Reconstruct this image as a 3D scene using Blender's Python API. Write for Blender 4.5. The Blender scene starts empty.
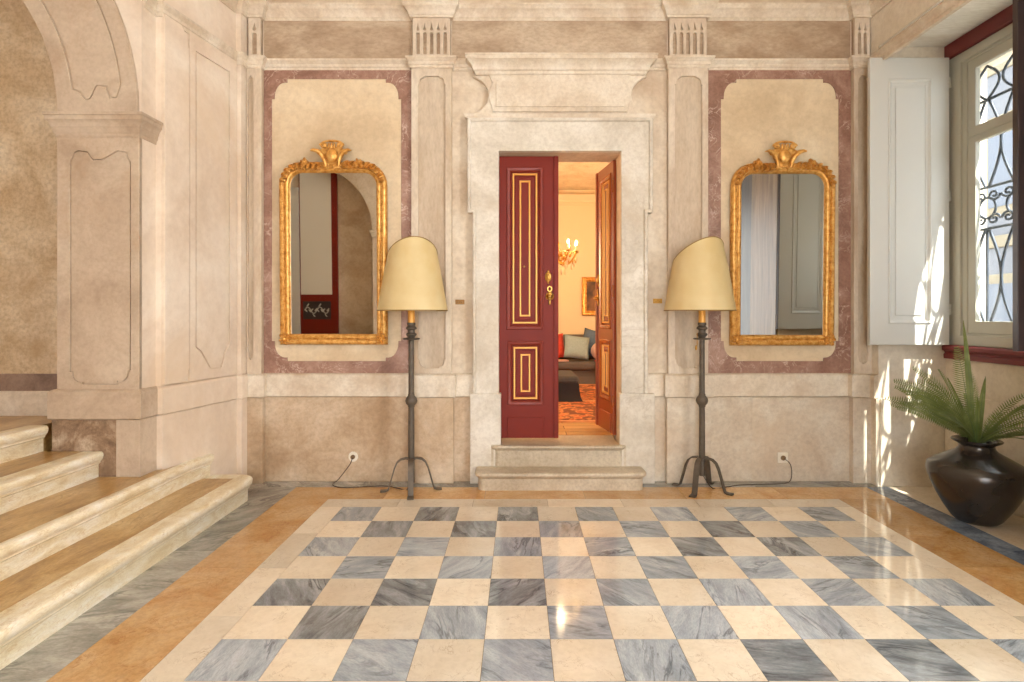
import bpy, bmesh, math, random
from mathutils import Vector, Matrix
from mathutils.geometry import tessellate_polygon

random.seed(7)
PI = math.pi
SC = bpy.context.scene
COL = SC.collection

# ------------------------------------------------------------------ helpers
def lin(c):
    out = []
    for v in c:
        v = v / 255.0
        out.append(v / 12.92 if v <= 0.04045 else ((v + 0.055) / 1.055) ** 2.4)
    return (out[0], out[1], out[2], 1.0)


class MB:
    """collects geometry, becomes ONE mesh object"""
    def __init__(self):
        self.v, self.f, self.m, self.a = [], [], [], []
        self.cur = 0
        self.att = 0.0

    def add(self, vs, fs):
        b = len(self.v)
        self.v += [tuple(p) for p in vs]
        for f in fs:
            self.f.append(tuple(b + i for i in f))
            self.m.append(self.cur)
            self.a.append(self.att)
        return self

    def box(self, x0, x1, y0, y1, z0, z1):
        vs = [(x, y, z) for x in (x0, x1) for y in (y0, y1) for z in (z0, z1)]
        return self.add(vs, [(0, 1, 3, 2), (4, 6, 7, 5), (0, 4, 5, 1), (2, 3, 7, 6), (0, 2, 6, 4), (1, 5, 7, 3)])

    def rbox(self, c, half, M=None):
        c = Vector(c)
        vs = []
        for x in (-1, 1):
            for y in (-1, 1):
                for z in (-1, 1):
                    p = Vector((x * half[0], y * half[1], z * half[2]))
                    if M is not None:
                        p = M @ p
                    vs.append(c + p)
        return self.add(vs, [(0, 1, 3, 2), (4, 6, 7, 5), (0, 4, 5, 1), (2, 3, 7, 6), (0, 2, 6, 4), (1, 5, 7, 3)])

    def prism(self, loops, mp, d0, d1):
        """polygon (first loop outer, others holes) in u,v extruded from depth d0 to d1; mp(u,v,d)->xyz"""
        flat = [p for lp in loops for p in lp]
        n = len(flat)
        tris = tessellate_polygon([[Vector((p[0], p[1], 0)) for p in lp] for lp in loops])
        vs = [mp(p[0], p[1], d1) for p in flat] + [mp(p[0], p[1], d0) for p in flat]
        fs = []
        for t in tris:
            fs.append(tuple(t))
            fs.append(tuple(n + i for i in reversed(t)))
        b = 0
        for lp in loops:
            k = len(lp)
            for i in range(k):
                j = (i + 1) % k
                fs.append((b + i, b + j, n + b + j, n + b + i))
            b += k
        return self.add(vs, fs)

    def sweep(self, path, prof, mp, closed=False, cap=True):
        """2-D path, mitred; profile = (offset to the right of travel, height); mp(u,v,h)->xyz"""
        n = len(path)
        nor = []
        for i in range(n if closed else n - 1):
            a, b = path[i], path[(i + 1) % n]
            d = Vector((b[0] - a[0], b[1] - a[1])).normalized()
            nor.append(Vector((d.y, -d.x)))
        rings = []
        for i in range(n):
            if closed:
                n1, n2 = nor[i - 1], nor[i]
            else:
                n1 = nor[max(i - 1, 0)]
                n2 = nor[min(i, n - 2)]
            mit = (n1 + n2) / max(1 + n1.dot(n2), 0.2)
            rings.append([mp(path[i][0] + mit.x * o, path[i][1] + mit.y * o, h) for o, h in prof])
        k = len(prof)
        vs = [p for r in rings for p in r]
        fs = []
        for i in range(n if closed else n - 1):
            j = (i + 1) % n
            for q in range(k):
                r = (q + 1) % k
                fs.append((i * k + q, j * k + q, j * k + r, i * k + r))
        if cap and not closed:
            fs.append(tuple(range(k)))
            fs.append(tuple((n - 1) * k + q for q in reversed(range(k))))
        return self.add(vs, fs)

    def lathe(self, prof, c=(0, 0, 0), seg=32, close=True):
        vs, fs = [], []
        k = len(prof)
        for s in range(seg):
            a = 2 * PI * s / seg
            for r, z in prof:
                vs.append((c[0] + r * math.cos(a), c[1] + r * math.sin(a), c[2] + z))
        for s in range(seg):
            t = (s + 1) % seg
            for q in range(k - 1):
                fs.append((s * k + q, t * k + q, t * k + q + 1, s * k + q + 1))
        if close:
            fs.append(tuple(s * k for s in range(seg)))
            fs.append(tuple(s * k + k - 1 for s in reversed(range(seg))))
        return self.add(vs, fs)

    def tube(self, pts, rad, seg=8, closed=False, flat=1.0):
        pts = [Vector(p) for p in pts]
        n = len(pts)
        rr = rad if isinstance(rad, (list, tuple)) else [rad] * n
        up = None
        vs, fs = [], []
        for i in range(n):
            if closed:
                t = (pts[(i + 1) % n] - pts[i - 1])
            else:
                t = pts[min(i + 1, n - 1)] - pts[max(i - 1, 0)]
            t.normalize()
            if up is None:
                up = Vector((0, 0, 1)) if abs(t.z) < 0.9 else Vector((0, 1, 0))
            s = t.cross(up)
            if s.length < 1e-5:
                s = t.orthogonal()
            s.normalize()
            up = s.cross(t).normalized()
            for q in range(seg):
                a = 2 * PI * q / seg
                vs.append(pts[i] + s * (rr[i] * math.cos(a)) + up * (rr[i] * flat * math.sin(a)))
        for i in range(n if closed else n - 1):
            j = (i + 1) % n
            for q in range(seg):
                r = (q + 1) % seg
                fs.append((i * seg + q, i * seg + r, j * seg + r, j * seg + q))
        if not closed:
            fs.append(tuple(reversed(range(seg))))
            fs.append(tuple((n - 1) * seg + q for q in range(seg)))
        return self.add(vs, fs)

    def ell(self, c, r, seg=14, rings=8, M=None, power=1.0):
        vs, fs = [], []
        c = Vector(c)
        def sp(x):
            return math.copysign(abs(x) ** power, x)
        for i in range(1, rings):
            th = PI * i / rings
            for s in range(seg):
                a = 2 * PI * s / seg
                p = Vector((r[0] * sp(math.sin(th)) * sp(math.cos(a)), r[1] * sp(math.sin(th)) * sp(math.sin(a)), r[2] * sp(math.cos(th))))
                if M is not None:
                    p = M @ p
                vs.append(c + p)
        top = Vector((0, 0, r[2])); bot = Vector((0, 0, -r[2]))
        if M is not None:
            top, bot = M @ top, M @ bot
        vs += [c + top, c + bot]
        for i in range(rings - 2):
            for s in range(seg):
                t = (s + 1) % seg
                fs.append((i * seg + s, (i + 1) * seg + s, (i + 1) * seg + t, i * seg + t))
        T = (rings - 1) * seg
        for s in range(seg):
            t = (s + 1) % seg
            fs.append((T, s, t))
            fs.append((T + 1, (rings - 2) * seg + t, (rings - 2) * seg + s))
        return self.add(vs, fs)

    def build(self, name, mats, parent=None, bevel=0.0, smooth=None, seg=2, off=None, kind=None, solid=True):
        me = bpy.data.meshes.new(name)
        vs = self.v
        if off is not None:
            vs = [(p[0] - off[0], p[1] - off[1], p[2] - off[2]) for p in vs]
        me.from_pydata(vs, [], self.f)
        if not isinstance(mats, (list, tuple)):
            mats = [mats]
        for m in mats:
            me.materials.append(m)
        me.polygons.foreach_set('material_index', self.m)
        if any(self.a):
            at = me.attributes.new('rnd', 'FLOAT', 'FACE')
            at.data.foreach_set('value', self.a)
        if solid:
            bm = bmesh.new(); bm.from_mesh(me)
            bmesh.ops.recalc_face_normals(bm, faces=bm.faces)
            bm.to_mesh(me); bm.free()
        if smooth:
            me.polygons.foreach_set('use_smooth', [True] * len(me.polygons))
            me.set_sharp_from_angle(angle=math.radians(smooth))
        me.update()
        o = bpy.data.objects.new(name, me)
        COL.objects.link(o)
        if parent is not None:
            o.parent = parent
        if bevel:
            md = o.modifiers.new('bevel', 'BEVEL')
            md.width = bevel; md.segments = seg; md.limit_method = 'ANGLE'; md.angle_limit = math.radians(38)
        if kind:
            o['kind'] = kind
        return o


def tag(o, label=None, cat=None, group=None, kind=None):
    if label: o['label'] = label
    if cat: o['category'] = cat
    if group: o['group'] = group
    if kind: o['kind'] = kind
    return o


def empty(name, loc, label=None, cat=None, group=None, kind=None, rot=(0, 0, 0)):
    o = bpy.data.objects.new(name, None)
    COL.objects.link(o)
    o.location = loc; o.rotation_euler = rot
    o.empty_display_size = 0.1
    return tag(o, label, cat, group, kind)


def copy_tree(o, parent=None):
    c = o.copy(); COL.objects.link(c)
    c.parent = parent
    for ch in list(o.children):
        copy_tree(ch, c)
    return c


def arc(cx, cy, r, a0, a1, n):
    return [(cx + r * math.cos(math.radians(a0 + (a1 - a0) * i / n)), cy + r * math.sin(math.radians(a0 + (a1 - a0) * i / n))) for i in range(n + 1)]


def notch_rect(u0, v0, u1, v1, a, b=None, n=6):
    """rectangle whose corners step in and curve (the panel shape used all over this hall)"""
    b = b or a
    s = 0.18
    pts = []
    for (cu, cv, su, sv, rev) in ((u0, v0, 1, 1, False), (u1, v0, -1, 1, True), (u1, v1, -1, -1, False), (u0, v1, 1, -1, True)):
        q = [(cu, cv + sv * b), (cu + su * a * s, cv + sv * b)]
        for i in range(n + 1):
            t = PI / 2 * i / n
            q.append((cu + su * a * (s + (1 - 2 * s) * math.sin(t) ** 1.0), cv + sv * b * (s + (1 - 2 * s) * (math.cos(t)) ** 1.0)) if False else
                     (cu + su * a * (s + (1 - 2 * s) * (1 - math.cos(t))), cv + sv * b * (1 - s * 0.6 - (1 - 1.6 * s) * math.sin(t))))
        q += [(cu + su * a * (1 - s), cv + sv * b * s), (cu + su * a, cv + sv * b * s), (cu + su * a, cv)]
        # drop doubles
        r = []
        for p in q:
            if not r or (abs(p[0] - r[-1][0]) + abs(p[1] - r[-1][1])) > 1e-5:
                r.append(p)
        pts += list(reversed(r)) if rev else r
    return pts


def inset(poly, o):
    n = len(poly)
    A = sum(poly[i][0] * poly[(i + 1) % n][1] - poly[(i + 1) % n][0] * poly[i][1] for i in range(n))
    sg = -1 if A > 0 else 1
    out = []
    for i in range(n):
        a, b_, c = Vector(poly[i - 1]), Vector(poly[i]), Vector(poly[(i + 1) % n])
        d1, d2 = (b_ - a).normalized(), (c - b_).normalized()
        n1, n2 = Vector((d1.y, -d1.x)), Vector((d2.y, -d2.x))
        m = (n1 + n2) / max(1 + n1.dot(n2), 0.5)
        out.append((b_.x + m.x * o * sg, b_.y + m.y * o * sg))
    return out


# ------------------------------------------------------------------ materials
def new_mat(name):
    m = bpy.data.materials.new(name)
    m.use_nodes = True
    nt = m.node_tree
    b = nt.nodes['Principled BSDF']
    return m, nt, b


def N(nt, t, **kw):
    n = nt.nodes.new(t)
    for k, v in kw.items():
        if k.startswith('i_'):
            n.inputs[k[2:].replace('_', ' ')].default_value = v
        else:
            setattr(n, k, v)
    return n


def simple(name, c, rough=0.5, metal=0.0, spec=0.5, noise=0.0, nscale=20, bump=0.0, emit=None, estr=0.0):
    m, nt, b = new_mat(name)
    b.inputs['Base Color'].default_value = lin(c)
    b.inputs['Roughness'].default_value = rough
    b.inputs['Metallic'].default_value = metal
    b.inputs['Specular IOR Level'].default_value = spec
    if noise or bump:
        tc = N(nt, 'ShaderNodeTexCoord')
        nz = N(nt, 'ShaderNodeTexNoise', i_Scale=nscale, i_Detail=6.0)
        nt.links.new(tc.outputs['Object'], nz.inputs['Vector'])
        if noise:
            mx = N(nt, 'ShaderNodeMix', data_type='RGBA')
            nt.links.new(nz.outputs['Fac'], mx.inputs[0])
            mx.inputs[6].default_value = lin([max(0, v * (1 - noise)) for v in c])
            mx.inputs[7].default_value = lin([min(255, v * (1 + noise)) for v in c])
            nt.links.new(mx.outputs[2], b.inputs['Base Color'])
        if bump:
            bp = N(nt, 'ShaderNodeBump', i_Strength=bump, i_Distance=0.01)
            nt.links.new(nz.outputs['Fac'], bp.inputs['Height'])
            nt.links.new(bp.outputs['Normal'], b.inputs['Normal'])
    if emit:
        b.inputs['Emission Color'].default_value = lin(emit)
        b.inputs['Emission Strength'].default_value = estr
    return m


def ramp(nt, stops):
    r = N(nt, 'ShaderNodeValToRGB')
    el = r.color_ramp.elements
    while len(el) < len(stops):
        el.new(0.5)
    for e, (p, c) in zip(el, stops):
        e.position = p
        e.color = lin(c) if max(c) > 1.01 else (c[0], c[1], c[2], 1)
    return r


def stone(name, c_lo, c_mid, c_hi, scale=1.6, rough=0.6, spots=None, vein=None, vscale=2.0, vamt=0.5, bump=0.15, stretch=(1, 1, 1), tile=False, vwidth=0.03, fine=0.25, spec=0.5, rot=(0, 0, 0), dist=1.2, sat=0.74):
    """mottled stone: broad blotches + fine grain + optional veins; 'tile' shifts the pattern for every slab"""
    m, nt, b = new_mat(name)
    L = nt.links.new
    tc = N(nt, 'ShaderNodeTexCoord')
    src = tc.outputs['Object']
    att = None
    if tile:
        att = N(nt, 'ShaderNodeAttribute', attribute_name='rnd')
        mul = N(nt, 'ShaderNodeVectorMath', operation='SCALE')
        mul.inputs[0].default_value = (13.7, 7.3, 5.1)
        L(att.outputs['Fac'], mul.inputs['Scale'])
        ad = N(nt, 'ShaderNodeVectorMath', operation='ADD')
        L(src, ad.inputs[0]); L(mul.outputs[0], ad.inputs[1])
        src = ad.outputs[0]
        vr = N(nt, 'ShaderNodeVectorRotate', rotation_type='Z_AXIS')
        m2 = N(nt, 'ShaderNodeMath', operation='MULTIPLY'); m2.inputs[1].default_value = 9.0
        L(att.outputs['Fac'], m2.inputs[0]); L(m2.outputs[0], vr.inputs['Angle']); L(src, vr.inputs['Vector'])
        src = vr.outputs[0]
    mp = N(nt, 'ShaderNodeMapping')
    mp.inputs['Scale'].default_value = stretch
    mp.inputs['Rotation'].default_value = rot
    L(src, mp.inputs['Vector'])
    n1 = N(nt, 'ShaderNodeTexNoise', i_Scale=scale, i_Detail=8.0, i_Roughness=0.62, i_Distortion=0.6)
    L(mp.outputs[0], n1.inputs['Vector'])
    def ds(c):
        l = 0.3 * c[0] + 0.59 * c[1] + 0.11 * c[2]
        return tuple((l + (v - l) * sat) * k for v, k in zip(c, (0.995, 1.0, 1.0)))
    c_lo, c_mid, c_hi = ds(c_lo), ds(c_mid), ds(c_hi)
    if spots: spots = ds(spots)
    r1 = ramp(nt, [(0.34, c_lo), (0.5, c_mid), (0.66, c_hi)])
    L(n1.outputs['Fac'], r1.inputs[0])
    n2 = N(nt, 'ShaderNodeTexNoise', i_Scale=scale * 14, i_Detail=5.0, i_Roughness=0.7)
    L(mp.outputs[0], n2.inputs['Vector'])
    r2 = ramp(nt, [(0.36, (0.55, 0.50, 0.46)), (0.58, (1.0, 1.0, 1.0))])
    L(n2.outputs['Fac'], r2.inputs[0])
    mx = N(nt, 'ShaderNodeMix', data_type='RGBA', blend_type='MULTIPLY')
    mx.inputs[0].default_value = fine
    L(r1.outputs[0], mx.inputs[6]); L(r2.outputs[0], mx.inputs[7])
    col = mx.outputs[2]
    if vein:
        w = N(nt, 'ShaderNodeTexNoise', i_Scale=vscale, i_Detail=7.0, i_Roughness=0.6, i_Distortion=dist)
        L(mp.outputs[0], w.inputs['Vector'])
        s = N(nt, 'ShaderNodeMath', operation='SUBTRACT'); s.inputs[1].default_value = 0.5
        L(w.outputs['Fac'], s.inputs[0])
        ab = N(nt, 'ShaderNodeMath', operation='ABSOLUTE'); L(s.outputs[0], ab.inputs[0])
        rv = ramp(nt, [(0.0, (1, 1, 1)), (vwidth, (0, 0, 0))])
        L(ab.outputs[0], rv.inputs[0])
        n3 = N(nt, 'ShaderNodeTexNoise', i_Scale=vscale * 0.9, i_Detail=3.0)
        L(mp.outputs[0], n3.inputs['Vector'])
        r3 = ramp(nt, [(0.42, (0, 0, 0)), (0.62, (vamt, vamt, vamt))])
        L(n3.outputs['Fac'], r3.inputs[0])
        mm = N(nt, 'ShaderNodeMath', operation='MULTIPLY')
        L(rv.outputs[0], mm.inputs[0]); L(r3.outputs[0], mm.inputs[1])
        m3 = N(nt, 'ShaderNodeMix', data_type='RGBA')
        L(mm.outputs[0], m3.inputs[0]); L(col, m3.inputs[6]); m3.inputs[7].default_value = lin(vein)
        col = m3.outputs[2]
    if spots:
        n4 = N(nt, 'ShaderNodeTexNoise', i_Scale=scale * 0.55, i_Detail=6.0, i_Roughness=0.7, i_Distortion=0.3)
        of = N(nt, 'ShaderNodeVectorMath', operation='ADD'); of.inputs[1].default_value = (31.3, 17.7, 9.1)
        L(mp.outputs[0], of.inputs[0]); L(of.outputs[0], n4.inputs['Vector'])
        r4 = ramp(nt, [(0.52, (0, 0, 0)), (0.72, (0.85, 0.85, 0.85))])
        L(n4.outputs['Fac'], r4.inputs[0])
        m4 = N(nt, 'ShaderNodeMix', data_type='RGBA')
        L(r4.outputs[0], m4.inputs[0]); L(col, m4.inputs[6]); m4.inputs[7].default_value = lin(spots)
        col = m4.outputs[2]
    if tile:
        mr = N(nt, 'ShaderNodeMapRange'); mr.inputs['To Min'].default_value = 0.80; mr.inputs['To Max'].default_value = 1.08
        L(att.outputs['Fac'], mr.inputs['Value'])
        m5 = N(nt, 'ShaderNodeVectorMath', operation='SCALE')
        L(col, m5.inputs[0]); L(mr.outputs[0], m5.inputs['Scale'])
        col = m5.outputs[0]
    L(col, b.inputs['Base Color'])
    b.inputs['Roughness'].default_value = rough
    b.inputs['Specular IOR Level'].default_value = spec
    if bump:
        bp = N(nt, 'ShaderNodeBump', i_Strength=bump, i_Distance=0.004)
        L(n2.outputs['Fac'], bp.inputs['Height'])
        L(bp.outputs['Normal'], b.inputs['Normal'])
    return m


M = {}
M['wall'] = stone('wall_plaster', (206, 178, 146), (222, 200, 172), (232, 216, 194), 1.5, 0.75, spots=(188, 150, 112), fine=0.3)
M['frieze'] = stone('frieze_stone', (172, 138, 106), (192, 162, 130), (212, 188, 158), 3.0, 0.7, spots=(164, 122, 86), stretch=(0.5, 1, 1), fine=0.4)
M['mould'] = stone('moulding_stone', (212, 188, 158), (226, 207, 182), (236, 222, 202), 2.4, 0.6, spots=(194, 156, 118), fine=0.3)
M['pil'] = stone('pilaster_stone', (204, 178, 148), (218, 196, 170), (230, 213, 191), 1.8, 0.6, spots=(190, 152, 114), stretch=(1.4, 1.4, 0.6), fine=0.3)
M['pilin'] = stone('pilaster_panel', (194, 166, 134), (208, 184, 155), (220, 200, 174), 2.0, 0.6, spots=(186, 148, 110), stretch=(1.4, 1.4, 0.5), fine=0.3)
M['dado'] = stone('dado_stone', (186, 146, 104), (206, 172, 134), (222, 197, 166), 2.0, 0.6, spots=(178, 134, 90), fine=0.35)
M['dadopale'] = stone('pale_dado_stone', (204, 178, 150), (218, 199, 174), (228, 216, 196), 2.0, 0.6, spots=(210, 178, 142), fine=0.35)
M['cream'] = stone('cream_panel', (212, 180, 136), (226, 197, 154), (234, 209, 170), 1.6, 0.6, spots=(204, 168, 122), fine=0.22)
M['pink'] = stone('pink_marble', (138, 98, 82), (160, 120, 104), (184, 148, 132), 4.0, 0.4, vein=(222, 200, 186), vscale=7.0, vamt=0.7, vwidth=0.022, sat=0.95, fine=0.4)
M['surround'] = stone('door_surround_marble', (204, 190, 170), (220, 208, 190), (232, 222, 208), 2.0, 0.5, spots=(196, 172, 140), vein=(172, 154, 132), vscale=1.6, vamt=0.4, vwidth=0.012, fine=0.3)
M['leftw'] = stone('side_wall_stone', (220, 192, 164), (231, 208, 184), (238, 220, 200), 1.4, 0.65, spots=(222, 190, 154), fine=0.14)
M['arch'] = stone('arch_stone', (186, 156, 126), (200, 172, 143), (212, 188, 160), 2.4, 0.65, spots=(188, 146, 106), fine=0.24)
M['niche'] = stone('niche_plaster', (196, 160, 114), (216, 187, 146), (232, 211, 178), 2.4, 0.8, spots=(182, 142, 94), fine=0.5)
M['brownband'] = stone('brown_marble', (128, 98, 82), (150, 118, 100), (168, 136, 118), 6.0, 0.5)
M['stained'] = stone('stained_stone', (116, 82, 54), (164, 126, 92), (208, 180, 148), 4.5, 0.75, spots=(138, 102, 70), fine=0.6)
M['tread'] = stone('tread_marble', (158, 116, 58), (194, 152, 90), (216, 184, 130), 3.6, 0.28, vein=(130, 88, 44), vscale=6.0, vamt=0.6, stretch=(1.6, 0.5, 1), fine=0.5, sat=0.9)
M['nosing'] = stone('nosing_marble', (222, 200, 156), (238, 224, 192), (248, 241, 224), 5.0, 0.3, vein=(196, 162, 108), vscale=9.0, vamt=0.6, stretch=(2.0, 0.9, 3.0), fine=0.28, sat=0.9)  # tread marble made paler: window light and edge wear put into the colour
M['fcream'] = stone('floor_cream_marble', (230, 206, 172), (238, 218, 188), (244, 227, 201), 2.4, 0.085, vein=(150, 116, 78), vscale=9.0, vamt=0.6, vwidth=0.010, tile=True, spec=0.65, fine=0.16, bump=0.015)
M['fgrey'] = stone('floor_grey_marble', (150, 159, 168), (173, 181, 190), (196, 202, 209), 5.0, 0.085, vein=(84, 88, 94), vscale=3.0, vamt=0.75, vwidth=0.045, tile=True, spec=0.65, stretch=(0.7, 2.6, 1), fine=0.4, bump=0.015, sat=1.0)
M['fdark'] = stone('floor_dark_marble', (116, 120, 125), (146, 151, 156), (178, 183, 187), 5.0, 0.085, vein=(50, 53, 58), vscale=3.4, vamt=0.9, vwidth=0.06, tile=True, spec=0.65, stretch=(0.7, 2.4, 1), fine=0.45, bump=0.015, sat=1.0)
M['forange'] = stone('floor_orange_marble', (206, 150, 88), (219, 172, 112), (228, 188, 136), 3.4, 0.085, vein=(166, 104, 56), vscale=7.0, vamt=0.6, vwidth=0.018, tile=True, spec=0.65, fine=0.4, bump=0.015, sat=0.95)
M['fborder'] = stone('floor_border_marble', (140, 138, 132), (166, 163, 156), (192, 188, 180), 3.8, 0.085, vein=(96, 95, 92), vscale=3.6, vamt=0.8, vwidth=0.06, tile=True, spec=0.65, stretch=(2.2, 0.8, 1), fine=0.45, bump=0.015, sat=1.0)
M['fblue'] = stone('floor_blue_marble', (104, 118, 138), (128, 142, 162), (162, 174, 188), 4.5, 0.085, vein=(66, 80, 104), vscale=4.4, vamt=0.75, vwidth=0.06, tile=True, spec=0.65, fine=0.4, bump=0.015, sat=1.0)
M['joint'] = simple('floor_joint', (120, 100, 78), 0.8)
M['step'] = stone('doorstep_stone', (188, 166, 136), (204, 184, 154), (218, 200, 172), 3.0, 0.55, spots=(176, 148, 112), fine=0.45)
M['ceil'] = simple('ceiling_plaster', (234, 222, 204), 0.9, noise=0.03, nscale=2)
M['soffit'] = stone('soffit_plaster', (226, 221, 210), (238, 234, 225), (244, 241, 235), 1.8, 0.8, spots=(206, 192, 172), stretch=(0.5, 2, 1))
M['recess'] = stone('recess_stone', (214, 196, 168), (224, 208, 184), (232, 219, 199), 1.5, 0.6, spots=(212, 186, 150))
M['white'] = simple('shutter_paint', (204, 203, 197), 0.45, noise=0.015, nscale=3)
M['wframe'] = simple('window_frame_paint', (190, 189, 178), 0.5, noise=0.02, nscale=4)
M['redpaint'] = simple('red_paint', (112, 40, 40), 0.45, noise=0.08, nscale=6)
M['darkwood'] = simple('dark_wood', (52, 40, 40), 0.4, noise=0.15, nscale=8)
M['iron'] = simple('wrought_iron', (94, 84, 73), 0.55, metal=0.4, noise=0.2, nscale=30, bump=0.25)
M['ironblk'] = simple('grille_iron', (58, 66, 78), 0.5, metal=0.3)
M['shade'] = None
M['doorlit'] = simple('door_salon_lit', (142, 62, 30), 0.3, noise=0.12, nscale=5)  # red door with the salon's warm light put into its colour
M['doorlitmould'] = simple('door_salon_lit_moulding', (166, 88, 44), 0.25, noise=0.08, nscale=8)  # red moulding, the same warm light in its colour
M['door'] = simple('door_red_paint', (122, 36, 22), 0.45, spec=0.22, noise=0.06, nscale=5, bump=0.03)
M['doorlt'] = simple('door_red_moulding', (128, 46, 34), 0.36, spec=0.4, noise=0.04, nscale=8)
M['gilt'] = simple('gilt_line', (226, 164, 76), 0.35, metal=0.25)
M['brass'] = simple('brass', (206, 160, 84), 0.28, metal=0.9, noise=0.08, nscale=30)
M['mirror'] = simple('mirror_silver', (228, 226, 220), 0.015, metal=1.0)
M['socket'] = simple('socket_plastic', (236, 230, 216), 0.4)
M['hole'] = simple('socket_hole', (120, 92, 60), 0.5)
M['pot'] = simple('pot_bronze', (54, 48, 43), 0.22, metal=0.35, spec=0.8, noise=0.35, nscale=7, bump=0.08)
M['soil'] = simple('soil', (60, 44, 32), 0.9, noise=0.3, nscale=30, bump=0.5)
M['stemg'] = simple('rachis_green', (104, 122, 66), 0.5)
M['salonwall'] = simple('salon_wall', (238, 220, 188), 0.8, noise=0.015, nscale=2)
M['salonceil'] = stone('salon_ceiling', (226, 206, 170), (238, 222, 190), (244, 232, 206), 3.0, 0.85, vein=(196, 168, 124), vscale=6.0, vamt=0.6, vwidth=0.02)
M['sofa'] = simple('sofa_fabric', (98, 92, 92), 0.9, noise=0.12, nscale=60, bump=0.2)
M['ottoman'] = simple('ottoman_fabric', (44, 44, 50), 0.85, noise=0.12, nscale=50, bump=0.2)
M['ottotop'] = simple('ottoman_top_fabric', (74, 74, 78), 0.9, noise=0.1, nscale=50, bump=0.2)
M['blue1'] = simple('pale_blue_fabric', (150, 172, 182), 0.9, noise=0.08, nscale=40, bump=0.2)
M['blue2'] = simple('denim_fabric', (86, 108, 136), 0.9, noise=0.12, nscale=40, bump=0.2)
M['redfab'] = simple('red_fabric', (196, 70, 58), 0.9, noise=0.2, nscale=16, bump=0.2)
M['pinkfab'] = simple('blush_fabric', (190, 160, 156), 0.9, noise=0.08, nscale=40, bump=0.2)
M['coral'] = simple('coral_fabric', (232, 62, 70), 0.85, noise=0.1, nscale=20, bump=0.2)
M['paper'] = simple('magazine_paper', (214, 176, 164), 0.6, noise=0.12, nscale=14)
M['parquet'] = None
M['candle'] = simple('candle_tube', (232, 214, 176), 0.5)
M['bulb'] = simple('lit_bulb', (255, 214, 150), 0.4, emit=(255, 196, 116), estr=40.0)
M['crystal'] = simple('crystal_drop', (240, 220, 180), 0.08, spec=0.9)
M['facade'] = stone('facade_paint', (86, 85, 90), (92, 91, 96), (98, 97, 101), 1.0, 0.8)
M['yellow'] = simple('yellow_paint', (106, 94, 72), 0.7)
M['bluep'] = simple('blue_paint', (82, 85, 93), 0.7)
M['street'] = simple('street_stone', (176, 170, 160), 0.9, noise=0.1, nscale=3)
M['canvas'] = None
M['blackrub'] = simple('cable_rubber', (60, 46, 36), 0.6)


def shade_mat():
    m, nt, b = new_mat('lampshade_parchment')
    L = nt.links.new
    b.inputs['Base Color'].default_value = lin((234, 216, 166))
    b.inputs['Roughness'].default_value = 0.55
    tc = N(nt, 'ShaderNodeTexCoord')
    nz = N(nt, 'ShaderNodeTexNoise', i_Scale=5.0, i_Detail=5.0)
    L(tc.outputs['Object'], nz.inputs['Vector'])
    r = ramp(nt, [(0.35, (228, 206, 150)), (0.65, (238, 222, 176))])
    L(nz.outputs['Fac'], r.inputs[0]); L(r.outputs[0], b.inputs['Base Color'])
    tr = N(nt, 'ShaderNodeBsdfTranslucent'); tr.inputs[0].default_value = lin((238, 218, 164))
    mx = N(nt, 'ShaderNodeMixShader'); mx.inputs[0].default_value = 0.3
    out = nt.nodes['Material Output']
    L(b.outputs[0], mx.inputs[1]); L(tr.outputs[0], mx.inputs[2]); L(mx.outputs[0], out.inputs[0])
    return m
M['shade'] = shade_mat()


def gold_mat():
    m, nt, b = new_mat('gold_leaf')
    L = nt.links.new
    tc = N(nt, 'ShaderNodeTexCoord')
    nz = N(nt, 'ShaderNodeTexNoise', i_Scale=26.0, i_Detail=6.0, i_Roughness=0.7)
    L(tc.outputs['Object'], nz.inputs['Vector'])
    r = ramp(nt, [(0.3, (168, 106, 42)), (0.46, (214, 154, 74)), (0.68, (240, 196, 118))])
    L(nz.outputs['Fac'], r.inputs[0]); L(r.outputs[0], b.inputs['Base Color'])
    b.inputs['Metallic'].default_value = 0.5
    b.inputs['Roughness'].default_value = 0.33
    bp = N(nt, 'ShaderNodeBump', i_Strength=0.25, i_Distance=0.004)
    L(nz.outputs['Fac'], bp.inputs['Height']); L(bp.outputs[0], b.inputs['Normal'])
    return m
M['gold'] = gold_mat()


def leaf_mat():
    m, nt, b = new_mat('fern_leaf')
    L = nt.links.new
    tc = N(nt, 'ShaderNodeTexCoord')
    nz = N(nt, 'ShaderNodeTexNoise', i_Scale=9.0, i_Detail=4.0)
    L(tc.outputs['Object'], nz.inputs['Vector'])
    r = ramp(nt, [(0.3, (96, 106, 62)), (0.5, (132, 140, 88)), (0.72, (176, 178, 128))])
    L(nz.outputs['Fac'], r.inputs[0]); L(r.outputs[0], b.inputs['Base Color'])
    b.inputs['Roughness'].default_value = 0.45
    tr = N(nt, 'ShaderNodeBsdfTranslucent'); tr.inputs[0].default_value = lin((130, 150, 66))
    mx = N(nt, 'ShaderNodeMixShader'); mx.inputs[0].default_value = 0.4
    out = nt.nodes['Material Output']
    L(b.outputs[0], mx.inputs[1]); L(tr.outputs[0], mx.inputs[2]); L(mx.outputs[0], out.inputs[0])
    return m
M['leaf'] = leaf_mat()


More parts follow.
